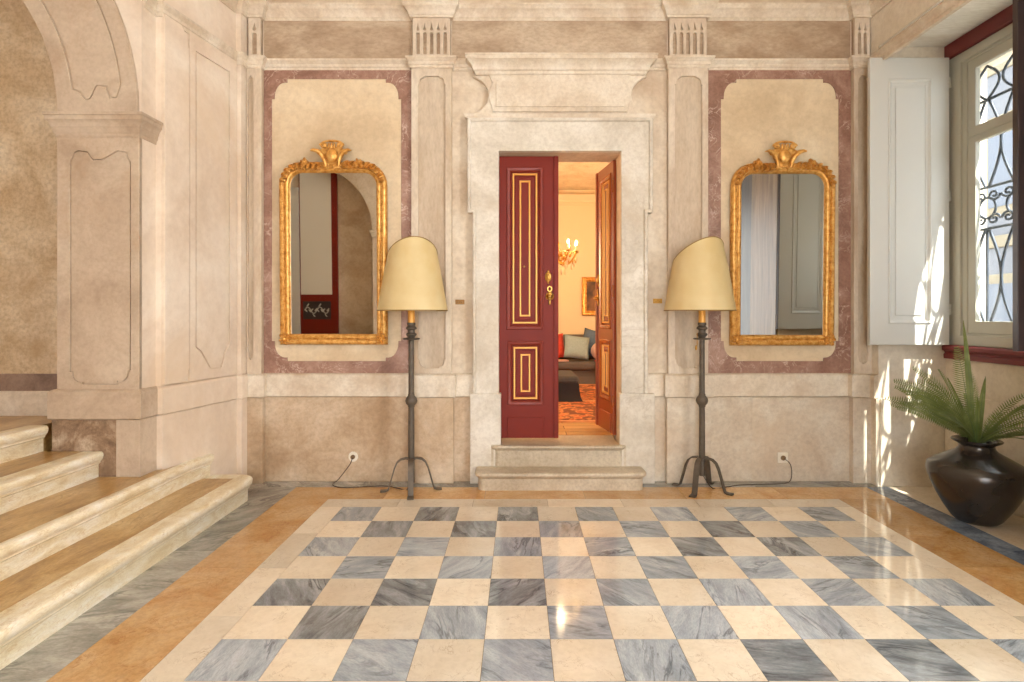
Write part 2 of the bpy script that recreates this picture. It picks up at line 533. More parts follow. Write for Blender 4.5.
def glass_mat():
    m, nt, b = new_mat('window_glass')
    L = nt.links.new
    nt.nodes.remove(b)
    t = N(nt, 'ShaderNodeBsdfTransparent'); t.inputs[0].default_value = (0.94, 0.96, 0.96, 1)
    g = N(nt, 'ShaderNodeBsdfGlossy'); g.inputs['Roughness'].default_value = 0.02
    lw = N(nt, 'ShaderNodeLayerWeight'); lw.inputs[0].default_value = 0.5
    pw = N(nt, 'ShaderNodeMath', operation='POWER'); pw.inputs[1].default_value = 5.0
    L(lw.outputs['Facing'], pw.inputs[0])
    fr = N(nt, 'ShaderNodeMath', operation='MULTIPLY_ADD'); fr.inputs[1].default_value = 0.8; fr.inputs[2].default_value = 0.04
    L(pw.outputs[0], fr.inputs[0])
    mx = N(nt, 'ShaderNodeMixShader')
    L(fr.outputs[0], mx.inputs[0]); L(t.outputs[0], mx.inputs[1]); L(g.outputs[0], mx.inputs[2])
    L(mx.outputs[0], nt.nodes['Material Output'].inputs[0])
    return m
M['glass'] = glass_mat()


def parquet_mat():
    m, nt, b = new_mat('salon_parquet')
    L = nt.links.new
    tc = N(nt, 'ShaderNodeTexCoord')
    br = N(nt, 'ShaderNodeTexBrick')
    br.inputs['Scale'].default_value = 1.0
    br.inputs['Brick Width'].default_value = 0.9
    br.inputs['Row Height'].default_value = 0.14
    br.inputs['Mortar Size'].default_value = 0.003
    br.inputs['Color1'].default_value = lin((190, 142, 86))
    br.inputs['Color2'].default_value = lin((210, 164, 106))
    br.inputs['Mortar'].default_value = lin((120, 80, 44))
    L(tc.outputs['Object'], br.inputs['Vector'])
    L(br.outputs['Color'], b.inputs['Base Color'])
    b.inputs['Roughness'].default_value = 0.25
    return m
M['parquet'] = parquet_mat()


def rug_mat():
    m, nt, b = new_mat('woven_rug')
    L = nt.links.new
    tc = N(nt, 'ShaderNodeTexCoord')
    vo = N(nt, 'ShaderNodeTexVoronoi', i_Scale=9.0)
    L(tc.outputs['Object'], vo.inputs['Vector'])
    nz = N(nt, 'ShaderNodeTexNoise', i_Scale=16.0, i_Detail=5.0)
    L(tc.outputs['Object'], nz.inputs['Vector'])
    ad = N(nt, 'ShaderNodeMath', operation='MULTIPLY_ADD'); ad.inputs[1].default_value = 0.6
    L(vo.outputs['Distance'], ad.inputs[0]); L(nz.outputs['Fac'], ad.inputs[2])
    r = ramp(nt, [(0.4, (150, 62, 34)), (0.6, (190, 92, 48)), (0.74, (214, 142, 88)), (0.86, (120, 70, 50))])
    L(ad.outputs[0], r.inputs[0]); L(r.outputs[0], b.inputs['Base Color'])
    b.inputs['Roughness'].default_value = 0.95
    return m
M['rug'] = rug_mat()
M['rugborder'] = simple('rug_border', (206, 150, 108), 0.95, noise=0.2, nscale=18)


def canvas_mat():
    m, nt, b = new_mat('old_canvas')
    L = nt.links.new
    tc = N(nt, 'ShaderNodeTexCoord')
    nz = N(nt, 'ShaderNodeTexNoise', i_Scale=6.0, i_Detail=4.0)
    L(tc.outputs['Object'], nz.inputs['Vector'])
    r = ramp(nt, [(0.35, (58, 38, 24)), (0.55, (104, 72, 44)), (0.7, (150, 106, 70))])
    L(nz.outputs['Fac'], r.inputs[0]); L(r.outputs[0], b.inputs['Base Color'])
    b.inputs['Roughness'].default_value = 0.4
    return m
M['canvas'] = canvas_mat()

# ------------------------------------------------------------------ main dimensions
H = 1.45           # eye height
F = 571.0          # focal length in pixels
D = 4.988          # distance to the back wall
CX, HY = 518.5, 315.0
def wx(px): return (px - CX) * D / F
def wz(py): return H + (HY - py) * D / F

def BW(u, v, d): return (u, D - d, v)          # back wall: d towards the room
ident = lambda u, v, h: (u, v, h)

# ================================================================== FLOOR
fb = MB()
fb.cur = 0
fb.box(-6.2, 4.0, -4.3, D + 0.02, -0.12, -0.003)
colx = [0.142 - 0.294 * k for k in range(5, -1, -1)] + [0.425, 0.708, 0.990, 1.270, 1.550, 1.830, 2.105, 2.38]
nrow = 16
T = 0.2931
Y0 = 4.314
g = 0.0012
def slab(x0, x1, y0, y1, mi):
    fb.cur = mi
    fb.att = random.uniform(0.02, 1.0)
    fb.box(x0 + g, x1 - g, y0 + g, y1 - g, -0.004, 0.0)
for r in range(nrow):
    for c in range(len(colx) - 1):
        k = c - 5
        grey = (k + r) % 2 != 0
        mi = 1
        if grey:
            mi = 3 if random.random() < 0.16 else 2
        slab(colx[c], colx[c + 1], Y0 - (r + 1) * T, Y0 - r * T, mi)
yb = Y0 - nrow * T
XL, XR = colx[0], colx[-1]
XL2, XL3, XL4 = -1.500, -1.870, -2.45
XR2, XR3, XR4, XR5 = 2.525, 2.93, 3.12, 4.0
YT2, YT3, YT4 = 4.50, 4.81, D + 0.02
yy = yb
def strips(x0, x1, y0, y1, mi, n, along='y'):
    for i in range(n):
        if along == 'y':
            slab(x0, x1, y0 + (y1 - y0) * i / n, y0 + (y1 - y0) * (i + 1) / n, mi)
        else:
            slab(x0 + (x1 - x0) * i / n, x0 + (x1 - x0) * (i + 1) / n, y0, y1, mi)
strips(XL2, XL, yb, Y0, 1, 9); strips(XR, XR2, yb, Y0, 1, 9)
strips(XL2, XR2, Y0, YT2, 1, 7, 'x')
strips(XL3, XL2, yb, YT2, 4, 4); strips(XR2, XR3, yb, YT2, 4, 4)
strips(XL3, XR3, YT2, YT3, 4, 6, 'x')
strips(XL4, XL3, yb, YT3, 5, 4); strips(XR3, XR4, yb, YT3, 6, 4)
strips(XL4, XR4, YT3, YT4, 5, 5, 'x')
strips(XR4, XR5, yb, YT4, 1, 5)
strips(-2.45, 4.0, -4.2, yb, 1, 8, 'x')
floor = fb.build('floor', [M['joint'], M['fcream'], M['fgrey'], M['fdark'], M['forange'], M['fborder'], M['fblue']], kind='structure')

# ================================================================== BACK WALL
DX0, DX1, DZ1 = -0.170, 0.887, 2.865     # door opening
b = MB()
b.prism([[(-2.9, 0), (DX0, 0), (DX0, DZ1), (DX1, DZ1), (DX1, 0), (3.15, 0), (3.15, 5.0), (-2.9, 5.0)]], BW, -0.30, 0.0)
b.build('wall_back', M['wall'], kind='structure')

PD = 0.06   # pilaster projection
def wp(px): return (px - CX) * (D - 0.06) / F
pL = (wp(411.3), wp(451.5)); pR = (wp(668.5), wp(708.3))
cL0, cL1 = -2.348, -2.220
cR0, cR1 = wx(850), 3.05
left_part = [(-3.152, 4.25), (-3.152, 3.90), (-2.592, 3.90), (-2.592, 4.08), (-2.55, 4.08), (-2.405, 4.86), (-2.362, 4.86), (cL0, D - PD), (cL1, D - PD), (cL1, D),
             (pL[0], D), (pL[0], D - PD), (pL[1], D - PD), (pL[1], D)]
right_part = [(pR[0], D), (pR[0], D - PD), (pR[1], D - PD), (pR[1], D), (cR0, D), (cR0, D - PD), (cR1, D - PD), (cR1, 4.843)]
AX0, AX1 = -0.3955, 1.111                # architrave outer edges
dadoL = left_part + [(AX0 + 0.01, D)]
dadoR = [(AX1 - 0.01, D)] + right_part

def dado_prof(z0, z1, o): return [(-0.02, z0), (o, z0), (o, z1), (-0.02, z1)]
n_trim = [0]
def trim(bb, mats, **kw):
    n_trim[0] += 1
    return bb.build('trim_%d' % n_trim[0], mats, kind='structure', **kw)

for P, dm, bm_ in ((left_part[:4], 'arch', 'arch'), (left_part[3:8], 'leftw', 'leftw'), (dadoL[7:], 'dado', 'mould'), (dadoR, 'dadopale', 'mould')):
    trim(MB().sweep(P, dado_prof(0.0, 0.738, 0.018), ident), M[dm], bevel=0.004)
    trim(MB().sweep(P, [(-0.02, 0.742), (0.034, 0.742), (0.038, 0.748), (0.038, 0.925), (0.030, 0.935), (0.012, 0.943), (-0.02, 0.943)], ident), M[bm_], bevel=0.002)
trim(MB().prism([[(wx(751), 0.004), (cR0 - 0.004, 0.004), (cR0 - 0.004, 0.733), (wx(751), 0.733)]], BW, 0.0, 0.0215), M['dadopale'], bevel=0.002)
# upper entablature (runs on round the room)
ent = [(-2.592, 3.95), (-2.592, 4.08)] + left_part[4:] + right_part[:-1] + [(cR1, -3.9)]
am = [(-0.02, 3.600), (0.012, 3.600), (0.012, 3.625), (0.020, 3.630), (0.022, 3.652), (0.036, 3.668), (0.046, 3.676), (0.046, 3.692), (-0.02, 3.700)]
am = [(o, h - 0.020) for o, h in am]
trim(MB().sweep(ent, am, ident), M['mould'], smooth=30)
co = [(-0.02, 4.040), (0.012, 4.040), (0.016, 4.056), (0.024, 4.062), (0.030, 4.085), (0.050, 4.110), (0.062, 4.118), (0.064, 4.142), (0.070, 4.150), (0.070, 4.165), (0.0, 4.172), (-0.02, 4.172)]
co = [(o, h - 0.024) for o, h in co]
trim(MB().sweep(ent, co, ident), M['mould'], smooth=30)
trim(MB().sweep(ent, [(-0.02, 4.147), (0.014, 4.147), (0.014, 4.95), (-0.02, 4.95)], ident), M['wall'])
c2 = [(-0.02, 4.215), (0.03, 4.215), (0.05, 4.235), (0.09, 4.26), (0.12, 4.31), (0.12, 4.34), (-0.02, 4.34)]
trim(MB().sweep(ent, c2, ident), M['mould'], smooth=30)
# frieze bands
for (x0, x1) in ((cL1, pL[0]), (pL[1], pR[0]), (pR[1], cR0)):
    trim(MB().prism([[(x0, 3.678), (x1, 3.678), (x1, 4.018), (x0, 4.018)]], BW, 0.0, 0.006), M['frieze'])

# pilasters with sunk, notched panels and a block of pointed slots above
def slot(u, z0, z1, w):
    return [(u - w, z0), (u + w, z0), (u + w, z1 - w)] + arc(u, z1 - w, w, 0, 180, 6)[1:-1] + [(u - w, z1 - w)]
def drop(u, z0, z1, w):
    return [(u + w * math.sin(t) * (1 if True else 0), z0 + w + -w * math.cos(t)) for t in [PI * 2 * i / 10 for i in range(0, 4)]] + [(u + w * 0.35, z0 + w * 2.4), (u, z1), (u - w * 0.35, z0 + w * 2.4)] + [(u + w * math.sin(t), z0 + w - w * math.cos(t)) for t in [PI * 2 * i / 10 for i in range(7, 10)]]
def pilaster(x0, x1, nslot, hole):
    b = MB()
    b.cur = 0
    b.prism([[(x0, 0.943), (x1, 0.943), (x1, 3.584), (x0, 3.584)], hole], BW, 0.036, PD)
    b.cur = 1
    b.prism([[(x0, 0.943), (x1, 0.943), (x1, 3.584), (x0, 3.584)]], BW, -0.01, 0.036)
    trim(b, [M['pil'], M['pilin']], bevel=0.003)
    b = MB()
    e = 0.012
    w = (x1 - x0 - 2 * e - 0.03) / nslot
    holes = []
    for i in range(nslot):
        u = x0 + e + 0.015 + w * (i + 0.5)
        sw = min(w * 0.28, 0.02)
        holes.append(slot(u, 3.705, 3.895, sw))
        holes.append(drop(u, 3.908, 3.982, sw * 0.85))
    b.cur = 0
    b.prism([[(x0 + e, 3.676), (x1 - e, 3.676), (x1 - e, 4.020), (x0 + e, 4.020)]] + holes, BW, 0.030, 0.052)
    b.cur = 1
    b.prism([[(x0 + e, 3.676), (x1 - e, 3.676), (x1 - e, 4.020), (x0 + e, 4.020)]], BW, -0.01, 0.030)
    trim(b, [M['pil'], M['frieze']], bevel=0.002)
for (x0, x1) in (pL, pR):
    pilaster(x0, x1, 5, notch_rect(x0 + 0.057, 0.99, x1 - 0.052, 3.515, 0.055, 0.075))
pilaster(cL0, cL1, 1, notch_rect(cL0 + 0.012, 1.06, cL1 - 0.068, 3.52, 0.02, 0.06))
pilaster(cR0, cR1, 2, notch_rect(cR0 + 0.035, 1.03, cR1 - 0.03, 3.52, 0.03, 0.06))

# pink marble frames round cream fields
for (x0, x1, i0, i1) in ((cL1, pL[0], wx(272.5), wx(401.5)), (pR[1], cR0, wx(720.5), wx(838))):
    hole = notch_rect(i0, wz(361), i1, wz(79.5), 0.135, 0.175)
    trim(MB().prism([[(x0, 0.943), (x1, 0.943), (x1, 3.584), (x0, 3.584)], hole], BW, -0.002, 0.014), M['pink'], bevel=0.002)
    # raised cream field with its own notched outline
    trim(MB().prism([hole], BW, -0.002, 0.007), M['cream'])

# door surround
b = MB()
oz = wz(120.5)
b.prism([[(AX0, 0.0), (AX0, 2.33), (AX0 - 0.045, 2.33), (AX0 - 0.045, oz), (AX1 + 0.045, oz), (AX1 + 0.045, 2.33), (AX1, 2.33), (AX1, 0.0),
          (DX1, 0.0), (DX1, DZ1), (DX0, DZ1), (DX0, 0.0)]], BW, -0.002, 0.062)
trim(b, M['surround'], bevel=0.006)
b = MB()   # thin raised edge
op = [(AX0, 0.78), (AX0, 2.33), (AX0 - 0.045, 2.33), (AX0 - 0.045, oz), (AX1 + 0.045, oz), (AX1 + 0.045, 2.33), (AX1, 2.33), (AX1, 0.78)]
b.sweep(op, [(0.0, 0.05), (0.0, 0.075), (0.008, 0.082), (0.024, 0.082), (0.032, 0.070), (0.032, 0.05)], BW)
trim(b, M['surround'], smooth=30)
b = MB()
b.sweep([(AX0 - 0.045, D), (AX0 - 0.045, D - 0.062), (AX1 + 0.045, D - 0.062), (AX1 + 0.045, D)],
        [(-0.02, oz - 0.005), (0.01, oz - 0.005), (0.022, oz + 0.012), (0.026, oz + 0.03), (-0.02, oz + 0.036)], ident)
trim(b, M['mould'], smooth=30)
for (x0, x1) in ((-0.417, DX0 + 0.018), (DX1 - 0.018, 1.172)):
    b = MB(); b.box(x0, x1, D - 0.082, D + 0.02, 0.0, 0.772)
    trim(b, M['surround'], bevel=0.005)
# over-door: concave sided block, raised tablet, cornice
zb, zt = oz + 0.034, 3.520
left = [(AX0 - 0.02, zb), (AX0 + 0.07, zb + 0.05)]
side = []
for i in range(9):
    a = math.radians(-70 + 140 * i / 8)
    side.append((AX0 - 0.03 + 0.165 * math.cos(a), (zb + zt) / 2 + 0.16 * math.sin(a)))
cxm = (AX0 + AX1) / 2
L1 = [(AX0 - 0.035, zb)] + side + [(AX0 - 0.005, zt)]
R1 = [(2 * cxm - p[0], p[1]) for p in reversed(L1)]
b = MB(); b.prism([L1 + R1], BW, -0.002, 0.05)
trim(b, M['mould'], bevel=0.006)
b = MB()
tab = [(AX0 + 0.19, zb + 0.065), (AX1 - 0.19, zb + 0.065), (AX1 - 0.15, zt - 0.035), (AX0 + 0.15, zt - 0.035)]
b.prism([[(AX0 + 0.17, zb + 0.02)] + [(AX0 + 0.17 - 0.03 * math.sin(PI * i / 8), zb + 0.05 + 0.22 * i / 8) for i in range(9)] + [(AX0 + 0.14, zt), (AX1 - 0.14, zt)] +
         [(AX1 - 0.17 + 0.03 * math.sin(PI * i / 8), zb + 0.05 + 0.22 * i / 8) for i in range(8, -1, -1)] + [(AX1 - 0.17, zb + 0.02)]], BW, 0.04, 0.066)
b.prism([[(AX0 + 0.20, zb + 0.06), (AX1 - 0.20, zb + 0.06), (AX1 - 0.20, zt - 0.06), (AX0 + 0.20, zt - 0.06)]], BW, 0.05, 0.076)
trim(b, M['mould'], bevel=0.005)
b = MB()
cp = [(-0.02, 0), (0.0, 0), (0.012, 0.012), (0.014, 0.035), (0.030, 0.045), (0.034, 0.062), (0.036, 0.075), (0.05, 0.10), (0.075, 0.125), (0.088, 0.133), (0.088, 0.165), (0.094, 0.172), (0.094, 0.186), (-0.02, 0.195)]
cp = [(o, zt + h * 0.82) for o, h in cp]
b.sweep([(AX0 + 0.036, D), (AX0 + 0.036, D - 0.06), (AX1 - 0.02, D - 0.06), (AX1 - 0.02, D)], cp, ident)
trim(b, M['mould'], smooth=30)

# ================================================================== LEFT SIDE: arch, niche, side wall
ACX, ACZ, RI, RO = -4.518, 2.83, 1.366, 1.912
def AW(u, v, d): return (u, 3.93 - d, v)
inner = arc(ACX, ACZ, RI, 0, 180, 40)
b = MB()
b.prism([[(-2.592, 0.0), (-2.592, 5.0), (-6.3, 5.0), (-6.3, 0.0), (ACX - RI, 0.0)] + list(reversed(inner)) + [(ACX + RI, 0.0)]], AW, -0.33, 0.0)
b.build('wall_arch', M['leftw'], kind='structure')
# ring of the arch with sunk panels
ring = arc(ACX, ACZ, RI, 0, 180, 40) + list(reversed(arc(ACX, ACZ, RO, 0, 180, 40)))
def arch_hole(a0, a1):
    r0, r1 = RI + 0.105, RO - 0.095
    rm = (r0 + r1) / 2
    n = 24
    def pol(r, a): return (ACX + r * math.cos(math.radians(a)), ACZ + r * math.sin(math.radians(a)))
    e = 3.2
    pts = [pol(r0, a0 + e), pol(r0 + 0.05, a0 + e * 0.7), pol(r0 + 0.09, a0 + 0.2), pol(rm - 0.05, a0 + 0.2), pol(rm, a0 + e), pol(rm + 0.06, a0 + e * 0.9), pol(r1 - 0.09, a0 + 0.2), pol(r1 - 0.04, a0 + 0.2), pol(r1, a0 + e)]
    pts += [pol(r1, a0 + e + (a1 - a0 - 2 * e) * i / n) for i in range(1, n + 1)]
    pts += [pol(r0, a1 - e - (a1 - a0 - 2 * e) * i / n) for i in range(0, n)]
    return pts
b = MB()
b.prism([ring, arch_hole(3.0, 78), arch_hole(102, 177)], AW, 0.004, 0.03)
b.prism([inset(arch_hole(3.0, 78), 0.013)], AW, 0.004, 0.024)
b.cur = 1
b.prism([ring], AW, 0.0, 0.015)
trim(b, [M['arch'], M['arch']], bevel=0.003)
# pier front with sunk panel
pu0, pu1 = -3.152, -2.592
b = MB()
hole = notch_rect(pu0 + 0.085, 0.975, pu1 - 0.055, 2.62, 0.085, 0.085)
# wavy head of the panel
hd = [(pu1 - 0.055, 2.50), (pu1 - 0.075, 2.53), (pu1 - 0.08, 2.56), (pu1 - 0.15, 2.575), (pu1 - 0.20, 2.545), (pu1 - 0.26, 2.515), (pu1 - 0.31, 2.515), (pu1 - 0.35, 2.565), (pu1 - 0.42, 2.575), (pu0 + 0.11, 2.56), (pu0 + 0.10, 2.53), (pu0 + 0.085, 2.50)]
hole = [p for p in hole if p[1] < 1.3] 
lo = sorted([p for p in hole if p[0] < -2.87], key=lambda p: -p[1]); ro = [p for p in hole if p[0] >= -2.87]
hole = lo + sorted(ro, key=lambda p: p[1]) + hd
b.prism([[(pu0, 0.9), (pu1, 0.9), (pu1, ACZ), (pu0, ACZ)], hole], AW, 0.006, 0.03)
b.prism([inset(hole, 0.012)], AW, 0.005, 0.024)
b.cur = 1
b.prism([[(pu0 - 0.0, 0.0), (pu1, 0.0), (pu1, ACZ), (pu0, ACZ)]], AW, 0.0, 0.015)
trim(b, [M['arch'], M['arch']], bevel=0.003)
# capital of the pier
b = MB()
cap0 = [(-0.02, 2.655), (0.008, 2.655), (0.012, 2.68), (0.022, 2.69), (0.028, 2.72), (0.036, 2.728), (0.040, 2.75), (0.058, 2.772), (0.066, 2.778), (0.068, 2.805), (0.078, 2.812), (0.078, 2.832), (-0.02, 2.838)]
cap = [(o * 0.72, 2.665 + (h - 2.655) * 0.88) for o, h in cap0]
b.sweep([(-3.152, 4.24), (-3.152, 3.90), (-2.592, 3.90), (-2.592, 4.078)], cap, ident)
trim(b, M['arch'], smooth=30)
# stained block at the foot of the pier
b = MB(); b.prism([[(-3.17, 0.2), (-2.735, 0.2), (-2.735, 0.736), (-3.17, 0.736)]], lambda u, v, d: (u, 3.882 - d, v), -0.005, 0.002)
trim(b, M['stained'])
# niche wall behind the arch
b = MB(); b.box(-6.3, -2.62, 4.26, 4.45, 0.0, 4.6)
b.build('wall_niche', M['niche'], kind='structure')
b = MB(); b.box(-6.3, -3.14, 4.235, 4.262, 0.60, 0.885)
trim(b, M['mould'], bevel=0.004)
b = MB(); b.box(-6.3, -3.14, 4.245, 4.262, 0.885, 1.012)
trim(b, M['brownband'], bevel=0.002)
# side wall (slightly splayed) and its panels
b = MB()
b.prism([[(-2.55, 4.08), (-2.405, 4.86), (-2.362, 4.86), (-2.348, 5.0), (-2.348, 5.2), (-2.88, 5.2), (-2.88, 4.45), (-2.61, 4.45), (-2.61, 4.08)]], lambda u, v, d: (u, v, d), 0.0, 5.0)
b.build('wall_left', M['leftw'], kind='structure')
tu = Vector((0.145, 0.78)).normalized()
def LW(u, v, d): return (-2.55 + tu.x * u + tu.y * d, 4.08 + tu.y * u - tu.x * d, v)
b = MB()
b.prism([[(0.004, 0.95), (0.175, 0.95), (0.185, 0.985), (0.195, 1.0), (0.21, 1.015), (0.24, 1.05), (0.24, 3.45), (0.215, 3.50), (0.205, 3.55), (0.16, 3.60), (0.004, 3.60)]], LW, -0.003, 0.024)
b.prism([[(0.252, 0.95), (0.276, 0.95), (0.276, 3.60), (0.252, 3.60)]], LW, -0.003, 0.018)
trim(b, M['leftw'], bevel=0.004)
b = MB()
b.prism([[(0.275, 0.945), (0.79, 0.945), (0.79, 3.60), (0.275, 3.60)], [(0.47, 1.02), (0.60, 1.02), (0.655, 1.16), (0.70, 1.20), (0.70, 3.48), (0.31, 3.48), (0.31, 1.20), (0.37, 1.16)]], LW, -0.003, 0.016)
b.prism([inset([(0.47, 1.02), (0.60, 1.02), (0.655, 1.16), (0.70, 1.20), (0.70, 3.48), (0.31, 3.48), (0.31, 1.20), (0.37, 1.16)], 0.012)], LW, -0.003, 0.014)
trim(b, M['leftw'], bevel=0.003)

# ================================================================== STAIRCASE
sx = [-2.115, -2.475, -2.850, -3.225]
st = [0.178, 0.352, 0.525, 0.702]
stairs = empty('stone_staircase', (-2.4, 3.0, 0.0), 'low stone staircase with four bullnosed marble steps climbing beside the arch', 'staircase')
def wall_x(y): return -2.55 + (y - 4.08) * 0.145 / 0.78 + 0.026
YN = -2.44
def step_part(k, front, back):
    z0 = 0.0 if k == 0 else st[k - 1] - 0.01
    z1 = st[k]
    h = z1 - (0.0 if k == 0 else st[k - 1])
    b = MB()
    b.cur = 0
    ib = -0.02 if k == 1 else -0.10
    prof = [(ib, z0), (0.0, z0), (0.0, z1 - h * 0.52), (0.004, z1 - h * 0.48), (0.013, z1 - h * 0.44), (0.013, z1 - h * 0.40), (0.020, z1 - h * 0.34), (0.030, z1 - h * 0.27), (0.033, z1 - 0.035), (0.035, z1 - 0.022), (0.030, z1 - 0.008), (0.020, z1 - 0.001), (0.0, z1), (ib, z1)]
    b.sweep(front, prof, ident)
    b.cur = 1
    b.prism([back], ident, z0, z1 - 0.0004)
    return b.build('step', [M['nosing'], M['tread']], stairs, smooth=35, off=stairs.location)
# step 1
e1 = [(sx[0], YN), (sx[0], 4.44)] + arc(sx[0] - 0.10, 4.44, 0.10, 15, 90, 5) + [(wall_x(4.54) + 0.004, 4.54)]
inn = [(sx[0] - 0.09, YN), (sx[0] - 0.09, 4.42), (sx[0] - 0.12, 4.45), (wall_x(4.45) + 0.003, 4.45), (wall_x(4.3) + 0.003, 4.3), (-2.52, 4.2), (-2.53, YN)]
step_part(0, e1, inn)
e2 = [(sx[1], YN), (sx[1], 4.20)] + arc(sx[1] - 0.06, 4.20, 0.06, 15, 60, 4)[:3]
inn = [(sx[1] - 0.07, YN), (sx[1] - 0.07, 4.06), (-2.568, 4.06), (-2.568, 3.875), (-2.90, 3.875), (-2.90, YN)]
inn = [(sx[1] - 0.01, YN), (sx[1] - 0.01, 4.25), (-2.478, 4.28), (-2.50, 4.14), (-2.52, 4.06), (-2.565, 4.05), (-2.565, 4.05), (-2.565, 3.876), (-2.90, 3.876), (-2.90, YN)]
step_part(1, [(sx[1], YN), (sx[1], 4.30), (wall_x(4.40) + 0.003, 4.40), (wall_x(4.52) + 0.002, 4.52)], inn)
inn = [(sx[2] - 0.08, YN), (sx[2] - 0.08, 3.876), (-3.28, 3.876), (-3.28, YN)]
step_part(2, [(sx[2], YN), (sx[2], 3.876)], inn)
inn = [(sx[3] - 0.02, YN), (sx[3] - 0.02, 3.876), (sx[3] - 0.02, 4.232), (-5.6, 4.232), (-5.6, 3.90), (-5.86, 3.89), (-5.86, YN)]
step_part(3, [(sx[3], YN), (sx[3], 3.876)], inn)

# ================================================================== RIGHT SIDE: wall with deep window recess
ZS = 3.73
RY0, RY1 = 3.20, 4.84
b = MB()
b.box(3.05, 3.97, -4.2, D + 0.30, ZS, 5.0)           # over the recesses
b.box(3.05, 3.97, RY1, D + 0.30, 0.0, ZS)
b.box(3.05, 3.97, 1.70, RY0, 0.0, ZS)
b.box(3.05, 3.97, -4.2, 0.05, 0.0, ZS)
b.box(3.62, 3.97, RY0, RY1, 0.0, 1.17)
b.box(3.62, 3.97, 0.05, 1.70, 0.0, 1.17)
b.box(3.74, 3.97, RY0, RY1, 3.52, ZS)
b.build('wall_right', M['recess'], kind='structure')
b = MB(); b.box(3.055, 3.66, RY0 + 0.002, RY1 - 0.002, ZS - 0.012, ZS + 0.004)
trim(b, M['soffit'])
b = MB(); b.box(3.062, 3.60, RY1 - 0.014, RY1 + 0.003, 3.625, ZS - 0.012)
trim(b, M['recess'], bevel=0.003)
b = MB(); b.box(3.062, 3.60, RY1 - 0.012, RY1 + 0.003, 0.0, 0.742)     # reveal dado slab
trim(b, M['recess'], bevel=0.004)
b = MB(); b.box(3.60, 3.63, RY0 + 0.01, RY1 - 0.016, 0.0, 0.80)     # apron slab under the window
trim(b, M['recess'], bevel=0.005)
b = MB(); b.box(3.66, 3.70, 0.05, 1.70, 1.17, ZS)
b.build('added_blind', M['white'], kind='structure')  # unseen solid blind, added to keep sun off the floor
# window 1
w1 = empty('window_1', (3.66, 4.02, 1.2), kind='structure')
w1['label'] = 'tall grey framed window in the deep right hand recess'
def wpart(b, name, mat, **kw): return b.build(name, mat, w1, off=w1.location, **kw)
FW0, FW1 = 3.615, 3.70
b = MB()
def WM(u, v, d): return (FW1 - d, u, v)
b.prism([[(RY0 + 0.01, 1.20), (RY1 - 0.01, 1.20), (RY1 - 0.01, 3.60), (RY0 + 0.01, 3.60)], [(RY0 + 0.10, 1.28), (RY1 - 0.145, 1.28), (RY1 - 0.145, 3.53), (RY0 + 0.10, 3.53)]], WM, 0.0, 0.07)
b.prism([[(RY0 + 0.06, 1.25), (RY1 - 0.06, 1.25), (RY1 - 0.06, 3.555), (RY0 + 0.06, 3.555)], [(RY0 + 0.12, 1.30), (RY1 - 0.19, 1.30), (RY1 - 0.19, 3.51), (RY0 + 0.12, 3.51)]], WM, 0.005, 0.05)
wpart(b, 'frame', M['wframe'], bevel=0.008)
def casement(y0, y1):
    b = MB()
    b.prism([[(y0, 1.30), (y1, 1.30), (y1, 3.51), (y0, 3.51)], [(y0 + 0.075, 1.40), (y1 - 0.075, 1.40), (y1 - 0.075, 2.835), (y0 + 0.075, 2.835)],
             [(y0 + 0.075, 2.965), (y1 - 0.075, 2.965), (y1 - 0.075, 3.43), (y0 + 0.075, 3.43)]], WM, 0.0, 0.042)
    b.box(FW1 - 0.05, FW1 - 0.04, y0 + 0.005, y1 - 0.005, 2.885, 2.897)
    s = wpart(b, 'sash', M['wframe'], bevel=0.006)
    b = MB(); b.box(FW1 - 0.022, FW1 - 0.017, y0 + 0.07, y1 - 0.07, 1.39, 3.44)
    b.build('pane', M['glass'], s, off=w1.location)
casement(4.025, 4.648)
casement(3.32, 4.02)
b = MB(); b.box(3.60, 3.70, RY0 + 0.004, RY1 - 0.004, 3.60, ZS - 0.012)
wpart(b, 'head_board', M['redpaint'], bevel=0.004)
b = MB()
b.sweep([(3.60, RY0 + 0.006), (3.60, RY1 - 0.016)], [(0.0, 1.085), (-0.010, 1.085), (-0.012, 1.12), (0.0, 1.135), (-0.010, 1.15), (-0.024, 1.158), (-0.026, 1.185), (-0.018, 1.199), (0.10, 1.199), (0.10, 1.172), (0.018, 1.17), (0.018, 1.085)], ident)
wpart(b, 'sill', M['redpaint'], bevel=0.003)

